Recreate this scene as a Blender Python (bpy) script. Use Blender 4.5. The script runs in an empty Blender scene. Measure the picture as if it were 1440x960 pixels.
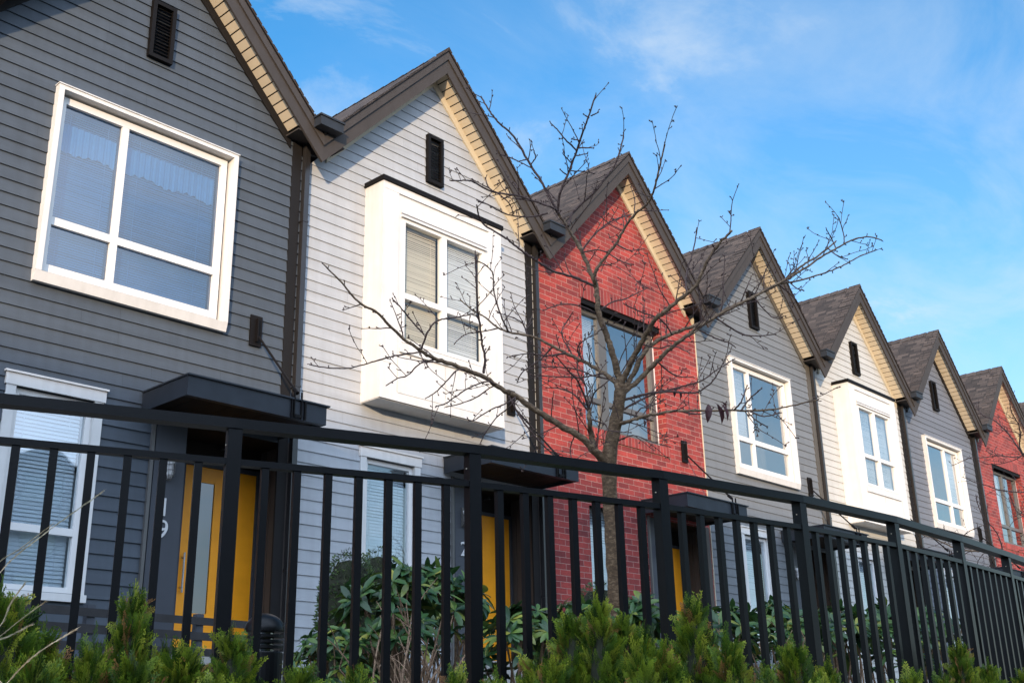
import bpy, math, random
from mathutils import Vector, Matrix

SC = bpy.context.scene
COL = SC.collection
R_ = math.radians

# ------------------------------------------------------------------ camera calibration
FPX, CX, CY = 1557.587, 720.0, 480.0
CAM = Vector((0.0, -12.6923, 0.0))
RT = Vector((0.6804799, -0.7324712, -0.0208107))
UP = Vector((-0.2298041, -0.2402876, 0.9431076))
FW = Vector((0.6957997, 0.6369834, 0.3318358))


def at(px, py, depth):
    """photo point at a given depth along the view axis"""
    return CAM + (FW + RT * ((px - CX) / FPX) - UP * ((py - CY) / FPX)) * depth


def on_y(px, py, y):
    d = FW + RT * ((px - CX) / FPX) - UP * ((py - CY) / FPX)
    return CAM + d * ((y - CAM.y) / d.y)


# ------------------------------------------------------------------ mesh builder
class MB:
    def __init__(self):
        self.v, self.f, self.uv, self.mi = [], [], [], []

    def face(self, pts, uv=None, mi=0):
        n = len(self.v)
        self.v.extend([tuple(p) for p in pts])
        self.f.append(tuple(range(n, n + len(pts))))
        self.uv.append(uv)
        self.mi.append(mi)

    def box(self, x0, x1, y0, y1, z0, z1, mi=0, skip=''):
        p = [(x0, y0, z0), (x1, y0, z0), (x1, y1, z0), (x0, y1, z0), (x0, y0, z1), (x1, y0, z1), (x1, y1, z1), (x0, y1, z1)]
        for k, q in (('b', (3, 2, 1, 0)), ('t', (4, 5, 6, 7)), ('f', (0, 1, 5, 4)), ('k', (2, 3, 7, 6)), ('l', (3, 0, 4, 7)), ('r', (1, 2, 6, 5))):
            if k not in skip:
                self.face([p[i] for i in q], mi=mi)

    def prism(self, pts, vec, mi=0):
        """polygon pts extruded by vec"""
        vec = Vector(vec)
        a = [Vector(p) for p in pts]
        b = [p + vec for p in a]
        self.face(a, mi=mi)
        self.face(b[::-1], mi=mi)
        n = len(a)
        for i in range(n):
            j = (i + 1) % n
            self.face([a[j], a[i], b[i], b[j]], mi=mi)

    def bar(self, a, b, w, h, up=(0, 0, 1), mi=0):
        """rectangular bar from a to b"""
        a, b = Vector(a), Vector(b)
        d = (b - a).normalized()
        s = d.cross(Vector(up)).normalized()
        u = s.cross(d).normalized()
        q = [a + s * (w / 2 * i) + u * (h / 2 * j) for i, j in ((-1, -1), (1, -1), (1, 1), (-1, 1))]
        self.prism(q, b - a, mi)

    def tube(self, pts, radii, n=6, cap=True, mi=0):
        pts = [Vector(p) for p in pts]
        rings = []
        d0 = (pts[1] - pts[0]).normalized()
        ref = Vector((0, 0, 1)) if abs(d0.z) < .9 else Vector((1, 0, 0))
        s = d0.cross(ref).normalized()
        base = len(self.v)
        for i, p in enumerate(pts):
            d = (pts[min(i + 1, len(pts) - 1)] - pts[max(i - 1, 0)]).normalized()
            s = (s - d * s.dot(d)).normalized()
            t = d.cross(s)
            r = radii[i] if hasattr(radii, '__len__') else radii
            for k in range(n):
                a = 2 * math.pi * k / n
                self.v.append(tuple(p + s * (math.cos(a) * r) + t * (math.sin(a) * r)))
        L = len(pts)
        for i in range(L - 1):
            for k in range(n):
                k2 = (k + 1) % n
                self.f.append((base + i * n + k, base + i * n + k2, base + (i + 1) * n + k2, base + (i + 1) * n + k))
                self.uv.append([(k / n, i * .3), ((k + 1) / n, i * .3), ((k + 1) / n, i * .3 + .3), (k / n, i * .3 + .3)])
                self.mi.append(mi)
        if cap:
            self.f.append(tuple(base + k for k in range(n))[::-1])
            self.uv.append(None)
            self.mi.append(mi)
            self.f.append(tuple(base + (L - 1) * n + k for k in range(n)))
            self.uv.append(None)
            self.mi.append(mi)

    def lathe(self, c, prof, n=24, mi=0):
        """prof: list of (r, z) around vertical axis at c"""
        c = Vector(c)
        base = len(self.v)
        for r, z in prof:
            for k in range(n):
                a = 2 * math.pi * k / n
                self.v.append((c.x + r * math.cos(a), c.y + r * math.sin(a), c.z + z))
        for i in range(len(prof) - 1):
            for k in range(n):
                k2 = (k + 1) % n
                self.f.append((base + i * n + k, base + i * n + k2, base + (i + 1) * n + k2, base + (i + 1) * n + k))
                self.uv.append(None)
                self.mi.append(mi)

    def blob(self, c, r, squash=1.0, axis=None):
        """small octahedral bud"""
        c = Vector(c)
        ax = Vector(axis).normalized() if axis is not None else Vector((0, 0, 1))
        s = ax.orthogonal().normalized()
        t = ax.cross(s)
        base = len(self.v)
        self.v.append(tuple(c - ax * r * squash))
        for k in range(5):
            a = 2 * math.pi * k / 5
            self.v.append(tuple(c + s * (math.cos(a) * r) + t * (math.sin(a) * r)))
        self.v.append(tuple(c + ax * r * squash * 1.5))
        for k in range(5):
            k2 = (k + 1) % 5
            self.f.append((base, base + 1 + k2, base + 1 + k))
            self.f.append((base + 6, base + 1 + k, base + 1 + k2))
            self.uv += [None, None]
            self.mi += [0, 0]

    def mesh(self, name, mats, smooth=False):
        me = bpy.data.meshes.new(name)
        me.from_pydata(self.v, [], self.f)
        mats = mats if isinstance(mats, (list, tuple)) else [mats]
        for m in mats:
            me.materials.append(m)
        uvl = me.uv_layers.new(name='UVMap')
        V = self.v
        data = []
        for poly in me.polygons:
            u = self.uv[poly.index]
            if u is None:
                n = poly.normal
                ax, ay, az = abs(n.x), abs(n.y), abs(n.z)
                for vi in poly.vertices:
                    x, y, z = V[vi]
                    if ay >= ax and ay >= az:
                        data += [x, z]
                    elif ax >= az:
                        data += [y, z]
                    else:
                        data += [x, y]
            else:
                for a in u:
                    data += [a[0], a[1]]
        uvl.data.foreach_set('uv', data)
        if any(self.mi):
            me.polygons.foreach_set('material_index', self.mi)
        if smooth:
            me.polygons.foreach_set('use_smooth', [True] * len(me.polygons))
        return me

    def build(self, name, mats, parent=None, smooth=False, label=None):
        o = bpy.data.objects.new(name, self.mesh(name, mats, smooth))
        COL.objects.link(o)
        if parent is not None:
            o.parent = parent
            # geometry is written in world coordinates: undo the parents' offsets
            off = Vector()
            p = parent
            while p is not None:
                off += p.location
                p = p.parent
            if off.length > 0:
                o.data.transform(Matrix.Translation(-off))
        if label:
            o['label'] = label
        return o


def tag(o, label=None, cat=None, group=None, kind=None):
    if label: o['label'] = label
    if cat: o['category'] = cat
    if group: o['group'] = group
    if kind: o['kind'] = kind
    return o


def empty(name, loc, label, cat, group=None):
    o = bpy.data.objects.new(name, None)
    o.empty_display_size = .2
    COL.objects.link(o)
    o.location = loc
    return tag(o, label, cat, group)


def copy_tree(o, loc, parent=None):
    c = o.copy()
    COL.objects.link(c)
    if parent is not None:
        c.parent = parent
    else:
        c.location = loc
    for ch in list(o.children):
        copy_tree(ch, None, c)
    return c


# ------------------------------------------------------------------ materials
def new_mat(name):
    m = bpy.data.materials.new(name)
    m.use_nodes = True
    nt = m.node_tree
    b = nt.nodes['Principled BSDF']
    return m, nt, b


def nd(nt, t, **kw):
    n = nt.nodes.new(t)
    for k, v in kw.items():
        if k.startswith('i_'):
            n.inputs[k[2:].replace('_', ' ')].default_value = v
        else:
            setattr(n, k, v)
    return n


def ramp(nt, fac, stops):
    r = nt.nodes.new('ShaderNodeValToRGB')
    el = r.color_ramp.elements
    el[0].position, el[0].color = stops[0][0], (*stops[0][1], 1)
    el[1].position, el[1].color = stops[-1][0], (*stops[-1][1], 1)
    for p, c in stops[1:-1]:
        e = el.new(p)
        e.color = (*c, 1)
    nt.links.new(fac, r.inputs[0])
    return r.outputs[0]


def painted(name, col, rough=.55, var=.12, scale=3.0, bump=.15, bscale=60, island=0.0, metallic=0.0, stretch=(1, 1, 1), streak=0.0, spec=.4):
    """paint with low-frequency unevenness, fine grain and (optionally) a different tone per board"""
    m, nt, b = new_mat(name)
    L = nt.links
    tc = nd(nt, 'ShaderNodeTexCoord')
    mp = nd(nt, 'ShaderNodeMapping')
    mp.inputs['Scale'].default_value = stretch
    L.new(tc.outputs['Object'], mp.inputs[0])
    n1 = nd(nt, 'ShaderNodeTexNoise', i_Scale=scale, i_Detail=6.0, i_Roughness=.6)
    L.new(mp.outputs[0], n1.inputs['Vector'])
    dark = tuple(c * (1 - var) for c in col)
    lite = tuple(min(1, c * (1 + var)) for c in col)
    c = ramp(nt, n1.outputs['Fac'], [(.3, dark), (.7, lite)])
    if streak:
        mp2 = nd(nt, 'ShaderNodeMapping')
        mp2.inputs['Scale'].default_value = (9, 9, .5)
        L.new(tc.outputs['Object'], mp2.inputs[0])
        n3 = nd(nt, 'ShaderNodeTexNoise', i_Scale=1.0, i_Detail=5.0)
        L.new(mp2.outputs[0], n3.inputs['Vector'])
        mx = nd(nt, 'ShaderNodeMixRGB', blend_type='MULTIPLY')
        mx.inputs[0].default_value = streak
        L.new(c, mx.inputs[1])
        L.new(ramp(nt, n3.outputs['Fac'], [(.3, (.6, .58, .55)), (.62, (1, 1, 1))]), mx.inputs[2])
        c = mx.outputs[0]
    if island:
        g = nd(nt, 'ShaderNodeNewGeometry')
        hs = nd(nt, 'ShaderNodeHueSaturation')
        mr = nd(nt, 'ShaderNodeMapRange')
        mr.inputs['To Min'].default_value = 1 - island
        mr.inputs['To Max'].default_value = 1 + island
        L.new(g.outputs['Random Per Island'], mr.inputs['Value'])
        L.new(mr.outputs[0], hs.inputs['Value'])
        L.new(c, hs.inputs['Color'])
        c = hs.outputs[0]
    L.new(c, b.inputs['Base Color'])
    b.inputs['Roughness'].default_value = rough
    b.inputs['Metallic'].default_value = metallic
    b.inputs['Specular IOR Level'].default_value = spec
    if bump:
        n2 = nd(nt, 'ShaderNodeTexNoise', i_Scale=bscale, i_Detail=3.0)
        L.new(mp.outputs[0], n2.inputs['Vector'])
        bp = nd(nt, 'ShaderNodeBump', i_Strength=bump, i_Distance=.004)
        L.new(n2.outputs['Fac'], bp.inputs['Height'])
        L.new(bp.outputs[0], b.inputs['Normal'])
    return m


def brick_mat(name, c1, c2, mortar, bw=.34, rh=.11, rot=False, ms=.009):
    m, nt, b = new_mat(name)
    L = nt.links
    uv = nd(nt, 'ShaderNodeUVMap')
    mp = nd(nt, 'ShaderNodeMapping')
    if rot:
        mp.inputs['Rotation'].default_value = (0, 0, math.pi / 2)
    L.new(uv.outputs[0], mp.inputs[0])
    br = nd(nt, 'ShaderNodeTexBrick', offset=0.0 if rot else .5)
    br.inputs['Color1'].default_value = (*c1, 1)
    br.inputs['Color2'].default_value = (*c2, 1)
    br.inputs['Mortar'].default_value = (*mortar, 1)
    br.inputs['Scale'].default_value = 1.0
    br.inputs['Mortar Size'].default_value = ms
    br.inputs['Mortar Smooth'].default_value = .25
    br.inputs['Bias'].default_value = -.2
    br.inputs['Brick Width'].default_value = bw
    br.inputs['Row Height'].default_value = rh
    # slight waviness of the joints
    ns = nd(nt, 'ShaderNodeTexNoise', i_Scale=9.0, i_Detail=2.0)
    L.new(mp.outputs[0], ns.inputs['Vector'])
    sub = nd(nt, 'ShaderNodeVectorMath', operation='SUBTRACT')
    sub.inputs[1].default_value = (.5, .5, .5)
    L.new(ns.outputs['Color'], sub.inputs[0])
    sc = nd(nt, 'ShaderNodeVectorMath', operation='SCALE')
    sc.inputs['Scale'].default_value = .012
    L.new(sub.outputs[0], sc.inputs[0])
    ad = nd(nt, 'ShaderNodeVectorMath', operation='ADD')
    L.new(mp.outputs[0], ad.inputs[0])
    L.new(sc.outputs[0], ad.inputs[1])
    L.new(ad.outputs[0], br.inputs['Vector'])
    n1 = nd(nt, 'ShaderNodeTexNoise', i_Scale=1.3, i_Detail=6.0, i_Roughness=.65)
    L.new(uv.outputs[0], n1.inputs['Vector'])
    n2 = nd(nt, 'ShaderNodeTexNoise', i_Scale=28.0, i_Detail=4.0)
    L.new(uv.outputs[0], n2.inputs['Vector'])
    mx = nd(nt, 'ShaderNodeMixRGB', blend_type='MULTIPLY')
    mx.inputs[0].default_value = 1.0
    L.new(br.outputs['Color'], mx.inputs[1])
    L.new(ramp(nt, n1.outputs['Fac'], [(.25, (.55, .55, .58)), (.5, (.95, .95, .95)), (.75, (1.25, 1.2, 1.15))]), mx.inputs[2])
    mx2 = nd(nt, 'ShaderNodeMixRGB', blend_type='MULTIPLY')
    mx2.inputs[0].default_value = .55
    L.new(mx.outputs[0], mx2.inputs[1])
    L.new(ramp(nt, n2.outputs['Fac'], [(.3, (.6, .6, .6)), (.65, (1.1, 1.1, 1.1))]), mx2.inputs[2])
    L.new(mx2.outputs[0], b.inputs['Base Color'])
    b.inputs['Roughness'].default_value = .85
    inv = nd(nt, 'ShaderNodeMath', operation='MULTIPLY_ADD')
    inv.inputs[1].default_value = -1.0
    L.new(br.outputs['Fac'], inv.inputs[0])
    m2 = nd(nt, 'ShaderNodeMath', operation='MULTIPLY')
    m2.inputs[1].default_value = .25
    L.new(n2.outputs['Fac'], m2.inputs[0])
    L.new(m2.outputs[0], inv.inputs[2])
    bp = nd(nt, 'ShaderNodeBump', i_Strength=.6, i_Distance=.01)
    L.new(inv.outputs[0], bp.inputs['Height'])
    L.new(bp.outputs[0], b.inputs['Normal'])
    return m


def shingle_mat():
    m, nt, b = new_mat('asphalt_shingle')
    L = nt.links
    uv = nd(nt, 'ShaderNodeUVMap')
    cols = []
    br = nd(nt, 'ShaderNodeTexBrick', offset=.37, offset_frequency=3, squash=1.6, squash_frequency=2)
    br.inputs['Color1'].default_value = (.026, .021, .019, 1)
    br.inputs['Color2'].default_value = (.085, .068, .058, 1)
    br.inputs['Mortar'].default_value = (.010, .009, .008, 1)
    br.inputs['Scale'].default_value = 1
    br.inputs['Mortar Size'].default_value = .006
    br.inputs['Brick Width'].default_value = .24
    br.inputs['Row Height'].default_value = .14
    L.new(uv.outputs[0], br.inputs['Vector'])
    n = nd(nt, 'ShaderNodeTexNoise', i_Scale=90.0, i_Detail=3.0)
    L.new(uv.outputs[0], n.inputs['Vector'])
    n2 = nd(nt, 'ShaderNodeTexNoise', i_Scale=.8, i_Detail=4.0)
    L.new(uv.outputs[0], n2.inputs['Vector'])
    mx = nd(nt, 'ShaderNodeMixRGB', blend_type='MULTIPLY')
    mx.inputs[0].default_value = 1
    L.new(br.outputs['Color'], mx.inputs[1])
    L.new(ramp(nt, n.outputs['Fac'], [(.3, (.55, .55, .55)), (.7, (1.35, 1.3, 1.28))]), mx.inputs[2])
    mx2 = nd(nt, 'ShaderNodeMixRGB', blend_type='MULTIPLY')
    mx2.inputs[0].default_value = 1
    L.new(mx.outputs[0], mx2.inputs[1])
    L.new(ramp(nt, n2.outputs['Fac'], [(.3, (.8, .8, .8)), (.7, (1.15, 1.12, 1.1))]), mx2.inputs[2])
    L.new(mx2.outputs[0], b.inputs['Base Color'])
    b.inputs['Roughness'].default_value = .9
    # butt edge of every course stands proud
    sx = nd(nt, 'ShaderNodeSeparateXYZ')
    L.new(uv.outputs[0], sx.inputs[0])
    md = nd(nt, 'ShaderNodeMath', operation='DIVIDE')
    md.inputs[1].default_value = .14
    L.new(sx.outputs[1], md.inputs[0])
    fr = nd(nt, 'ShaderNodeMath', operation='FRACT')
    L.new(md.outputs[0], fr.inputs[0])
    ml = nd(nt, 'ShaderNodeMath', operation='MULTIPLY_ADD')
    ml.inputs[1].default_value = -1.2
    L.new(fr.outputs[0], ml.inputs[0])
    sp = nd(nt, 'ShaderNodeSeparateColor')
    L.new(br.outputs['Color'], sp.inputs[0])
    m3 = nd(nt, 'ShaderNodeMath', operation='MULTIPLY')
    m3.inputs[1].default_value = 15.0
    L.new(sp.outputs[0], m3.inputs[0])
    L.new(m3.outputs[0], ml.inputs[2])
    bp = nd(nt, 'ShaderNodeBump', i_Strength=.8, i_Distance=.012)
    L.new(ml.outputs[0], bp.inputs['Height'])
    L.new(bp.outputs[0], b.inputs['Normal'])
    return m


def glass_mat(name, ior=1.9, tint=(.75, .8, .82), refl=1.0):
    m, nt, b = new_mat(name)
    nt.nodes.remove(b)
    L = nt.links
    out = nt.nodes['Material Output']
    # Schlick reflectance, the same from either side of the pane
    ge = nd(nt, 'ShaderNodeNewGeometry')
    dt = nd(nt, 'ShaderNodeVectorMath', operation='DOT_PRODUCT')
    L.new(ge.outputs['Incoming'], dt.inputs[0])
    L.new(ge.outputs['Normal'], dt.inputs[1])
    ab = nd(nt, 'ShaderNodeMath', operation='ABSOLUTE')
    L.new(dt.outputs['Value'], ab.inputs[0])
    om = nd(nt, 'ShaderNodeMath', operation='SUBTRACT')
    om.inputs[0].default_value = 1.0
    L.new(ab.outputs[0], om.inputs[1])
    pw = nd(nt, 'ShaderNodeMath', operation='POWER')
    pw.inputs[1].default_value = 5.0
    L.new(om.outputs[0], pw.inputs[0])
    f0 = ((ior - 1) / (ior + 1)) ** 2
    fr = nd(nt, 'ShaderNodeMath', operation='MULTIPLY_ADD')
    fr.inputs[1].default_value = 1 - f0
    fr.inputs[2].default_value = f0
    L.new(pw.outputs[0], fr.inputs[0])
    gl = nd(nt, 'ShaderNodeBsdfGlossy', i_Roughness=.02)
    gl.inputs['Color'].default_value = (refl, refl, refl, 1)
    tr = nd(nt, 'ShaderNodeBsdfTransparent')
    tr.inputs['Color'].default_value = (*tint, 1)
    tc = nd(nt, 'ShaderNodeTexCoord')
    n = nd(nt, 'ShaderNodeTexNoise', i_Scale=1.1, i_Detail=1.0)
    L.new(tc.outputs['Object'], n.inputs['Vector'])
    bp = nd(nt, 'ShaderNodeBump', i_Strength=.25, i_Distance=.02)
    L.new(n.outputs['Fac'], bp.inputs['Height'])
    L.new(bp.outputs[0], gl.inputs['Normal'])
    mx = nd(nt, 'ShaderNodeMixShader')
    L.new(fr.outputs[0], mx.inputs[0])
    L.new(tr.outputs[0], mx.inputs[1])
    L.new(gl.outputs[0], mx.inputs[2])
    L.new(mx.outputs[0], out.inputs[0])
    return m


def leaf_mat(name, stops, rough=.5, trans=.25, spec=.4):
    m, nt, b = new_mat(name)
    L = nt.links
    g = nd(nt, 'ShaderNodeNewGeometry')
    c = ramp(nt, g.outputs['Random Per Island'], stops)
    tc = nd(nt, 'ShaderNodeTexCoord')
    n = nd(nt, 'ShaderNodeTexNoise', i_Scale=5.0, i_Detail=3.0)
    L.new(tc.outputs['Object'], n.inputs['Vector'])
    mx = nd(nt, 'ShaderNodeMixRGB', blend_type='MULTIPLY')
    mx.inputs[0].default_value = 1
    L.new(c, mx.inputs[1])
    L.new(ramp(nt, n.outputs['Fac'], [(.35, (.6, .68, .6)), (.65, (1.3, 1.2, 1.0))]), mx.inputs[2])
    L.new(mx.outputs[0], b.inputs['Base Color'])
    b.inputs['Roughness'].default_value = rough
    b.inputs['Specular IOR Level'].default_value = spec
    if trans:
        out = nt.nodes['Material Output']
        t = nd(nt, 'ShaderNodeBsdfTranslucent')
        L.new(mx.outputs[0], t.inputs[0])
        ms = nd(nt, 'ShaderNodeMixShader')
        ms.inputs[0].default_value = trans
        L.new(b.outputs[0], ms.inputs[1])
        L.new(t.outputs[0], ms.inputs[2])
        L.new(ms.outputs[0], out.inputs[0])
    return m


def bark_mat(name, c1, c2, c3, scale=18):
    m, nt, b = new_mat(name)
    L = nt.links
    tc = nd(nt, 'ShaderNodeTexCoord')
    mp = nd(nt, 'ShaderNodeMapping')
    mp.inputs['Scale'].default_value = (1, 1, 2.2)
    L.new(tc.outputs['Object'], mp.inputs[0])
    n = nd(nt, 'ShaderNodeTexNoise', i_Scale=scale, i_Detail=8.0, i_Roughness=.7)
    L.new(mp.outputs[0], n.inputs['Vector'])
    vo = nd(nt, 'ShaderNodeTexVoronoi', i_Scale=scale * 3)
    L.new(mp.outputs[0], vo.inputs['Vector'])
    c = ramp(nt, n.outputs['Fac'], [(.3, c1), (.5, c2), (.7, c3)])
    mx = nd(nt, 'ShaderNodeMixRGB', blend_type='MULTIPLY')
    mx.inputs[0].default_value = .6
    L.new(c, mx.inputs[1])
    L.new(ramp(nt, vo.outputs['Distance'], [(.05, (.45, .42, .4)), (.35, (1, 1, 1))]), mx.inputs[2])
    L.new(mx.outputs[0], b.inputs['Base Color'])
    b.inputs['Roughness'].default_value = .8
    bp = nd(nt, 'ShaderNodeBump', i_Strength=.7, i_Distance=.008)
    L.new(n.outputs['Fac'], bp.inputs['Height'])
    L.new(bp.outputs[0], b.inputs['Normal'])
    return m


M = {}
M['siding_charcoal'] = painted('charcoal_fibre_cement', (.058, .071, .088), .6, .1, 2.0, .3, 90, .08, stretch=(.35, 1, 3), streak=.28, spec=.3)
M['siding_pale'] = painted('pale_grey_fibre_cement', (.345, .36, .378), .6, .07, 2.0, .3, 90, .045, stretch=(.35, 1, 3), streak=.2, spec=.3)
M['siding_grey'] = painted('mid_grey_fibre_cement', (.145, .155, .165), .6, .07, 2.0, .3, 90, .06, stretch=(.35, 1, 3), streak=.2, spec=.3)
M['siding_cream'] = painted('cream_fibre_cement', (.44, .435, .41), .6, .06, 2.0, .3, 90, .035, stretch=(.35, 1, 3), streak=.14, spec=.3)
M['siding_slate'] = painted('slate_fibre_cement', (.13, .14, .162), .6, .07, 2.0, .3, 90, .06, stretch=(.35, 1, 3), streak=.2, spec=.3)
M['brick'] = brick_mat('red_brick', (.315, .040, .032), (.12, .016, .018), (.36, .215, .185), ms=.0055)
M['soldier'] = brick_mat('red_brick_soldier', (.315, .040, .032), (.12, .016, .018), (.36, .215, .185), ms=.0055, bw=2.0, rh=.11, rot=True)
M['white_trim'] = painted('white_trim_paint', (.60, .59, .57), .45, .05, 3, .1, 40, streak=.2, spec=.25)
M['vinyl'] = painted('white_vinyl', (.635, .625, .605), .4, .02, 4, .03, spec=.3)
M['fascia'] = painted('taupe_fascia_paint', (.046, .040, .037), .6, .08, 2.5, .12, 50, .05, streak=.25, spec=.18)
M['soffit'] = painted('tan_vented_soffit', (.56, .485, .365), .5, .05, 3, .06, 50, .05, spec=.25)
M['trim_charcoal'] = painted('charcoal_trim', (.013, .012, .012), .6, .07, 3, .1, spec=.12)
M['trim_cream'] = painted('cream_trim', (.50, .44, .33), .55, .05, 3, .1, spec=.25)
M['trim_grey'] = painted('grey_trim', (.085, .078, .068), .55, .07, 3, .1, spec=.25)
M['dark_metal'] = painted('dark_bronze_metal', (.0065, .0055, .0055), .6, .15, 6, .06, spec=.12)
M['pipe'] = painted('brown_downpipe', (.02, .0185, .0185), .28, .1, 3, .03, spec=.6)
M['channel'] = painted('blue_black_steel', (.023, .027, .034), .5, .15, 4, .08, streak=.2, spec=.25)
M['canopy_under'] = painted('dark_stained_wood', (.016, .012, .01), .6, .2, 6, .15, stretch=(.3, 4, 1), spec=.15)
M['yellow'] = painted('yellow_door_paint', (.95, .365, .016), .4, .06, 4, .06, spec=.3, streak=.06)
M['panel'] = painted('dark_grey_panel', (.05, .055, .066), .5, .07, 2, .08, streak=.1, spec=.25)
M['brown_panel'] = painted('brown_entry_boards', (.062, .052, .046), .55, .14, 4, .15, stretch=(4, 4, .4), spec=.25)
M['white_paint'] = painted('white_number_paint', (.5, .5, .5), .4, .03, 6, 0)
M['fence'] = painted('black_powder_coat', (.0025, .0027, .0032), .36, .3, 5, .05, 130, streak=.25, spec=.2)
M['slat'] = painted('weathered_dark_slats', (.035, .033, .034), .6, .2, 5, .2, spec=.2)
M['shingle'] = shingle_mat()
M['alu'] = painted('grey_aluminium_frame', (.085, .083, .08), .35, .06, 4, .04)
M['blind'] = painted('white_blind', (.66, .67, .68), .55, .03, 4, 0)
M['blind_cream'] = painted('cream_blind', (.62, .56, .45), .55, .03, 4, 0)
M['glass_bay'] = glass_mat('bay_window_glass', 1.9, (.86, .88, .87))
M['valance'] = painted('white_lace_valance', (.86, .86, .84), .8, .05, 12, .1)
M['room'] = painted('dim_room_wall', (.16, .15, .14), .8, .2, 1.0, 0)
M['reveal'] = M['white_trim']
M['glass_blue'] = glass_mat('blue_tinted_glass', 2.25, (.14, .29, .46))
M['glass'] = glass_mat('window_glass', 3.2, (.74, .83, .88))
M['glass_clear'] = glass_mat('clear_glass', 4.6, (.82, .86, .88))
M['glass_door'] = glass_mat('door_glass', 2.4, (.12, .14, .16))
def cedar_mat():
    m, nt, b = new_mat('cedar_scale_leaves')
    L = nt.links
    uv = nd(nt, 'ShaderNodeUVMap')
    sx = nd(nt, 'ShaderNodeSeparateXYZ')
    L.new(uv.outputs[0], sx.inputs[0])
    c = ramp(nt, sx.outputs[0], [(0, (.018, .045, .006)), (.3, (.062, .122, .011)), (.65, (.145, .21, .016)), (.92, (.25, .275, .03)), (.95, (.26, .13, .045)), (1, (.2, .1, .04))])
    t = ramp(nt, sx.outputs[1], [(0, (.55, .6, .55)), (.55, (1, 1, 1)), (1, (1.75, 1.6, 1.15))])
    mx = nd(nt, 'ShaderNodeMixRGB', blend_type='MULTIPLY')
    mx.inputs[0].default_value = 1
    L.new(c, mx.inputs[1])
    L.new(t, mx.inputs[2])
    L.new(mx.outputs[0], b.inputs['Base Color'])
    b.inputs['Roughness'].default_value = .5
    b.inputs['Specular IOR Level'].default_value = .3
    out = nt.nodes['Material Output']
    tr = nd(nt, 'ShaderNodeBsdfTranslucent')
    L.new(mx.outputs[0], tr.inputs[0])
    ms = nd(nt, 'ShaderNodeMixShader')
    ms.inputs[0].default_value = .3
    L.new(b.outputs[0], ms.inputs[1])
    L.new(tr.outputs[0], ms.inputs[2])
    L.new(ms.outputs[0], out.inputs[0])
    return m


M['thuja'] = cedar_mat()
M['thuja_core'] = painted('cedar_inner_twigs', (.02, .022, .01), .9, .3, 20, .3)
M['rhodo'] = leaf_mat('glossy_evergreen_leaves', [(0, (.015, .042, .018)), (.55, (.042, .10, .032)), (.85, (.10, .16, .035)), (1, (.28, .27, .05))], .36, .15, .4)
M['box'] = leaf_mat('small_box_leaves', [(0, (.015, .035, .008)), (.7, (.04, .075, .016)), (1, (.08, .12, .025))], .5, .15, .4)
M['stem'] = bark_mat('tan_stems', (.09, .05, .03), (.2, .12, .07), (.32, .22, .13), 20)
M['straw'] = leaf_mat('dry_straw', [(0, (.45, .36, .26)), (.5, (.66, .55, .43)), (1, (.8, .7, .57))], .7, .3, .2)
M['bark'] = bark_mat('cherry_bark', (.05, .027, .013), (.13, .078, .04), (.32, .21, .12), 22)
M['twig'] = bark_mat('dark_twig_bark', (.032, .016, .012), (.075, .04, .031), (.15, .095, .075), 30)
M['dead_leaf'] = leaf_mat('withered_purple_leaf', [(0, (.03, .008, .012)), (1, (.07, .02, .022))], .6, .2)


def ground_material():
    m, nt, b = new_mat('soil_and_mulch')
    L = nt.links
    tc = nd(nt, 'ShaderNodeTexCoord')
    n = nd(nt, 'ShaderNodeTexNoise', i_Scale=3.0, i_Detail=9.0, i_Roughness=.7)
    L.new(tc.outputs['Object'], n.inputs['Vector'])
    L.new(ramp(nt, n.outputs['Fac'], [(.3, (.06, .048, .036)), (.55, (.13, .11, .085)), (.75, (.22, .19, .15))]), b.inputs['Base Color'])
    b.inputs['Roughness'].default_value = .95
    bp = nd(nt, 'ShaderNodeBump', i_Strength=.9, i_Distance=.05)
    L.new(n.outputs['Fac'], bp.inputs['Height'])
    L.new(bp.outputs[0], b.inputs['Normal'])
    return m


M['soil'] = ground_material()
M['asphalt'] = painted('asphalt', (.05, .05, .052), .85, .25, 1.5, .5, 120)
M['concrete'] = painted('concrete', (.3, .29, .27), .85, .15, 2, .3, 60)

# ------------------------------------------------------------------ townhouses
W, B0, WY = 5.5, 4.014, .41
SL = 1.0512            # roof slope
ZV = 8.568             # lowest tip of the rake boards at a party line
APX = ZV + SL * W / 2
COURSE, ZC0 = .1815, .36


def rake_z(u):
    return ZV + SL * min(u, W - u)


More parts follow.
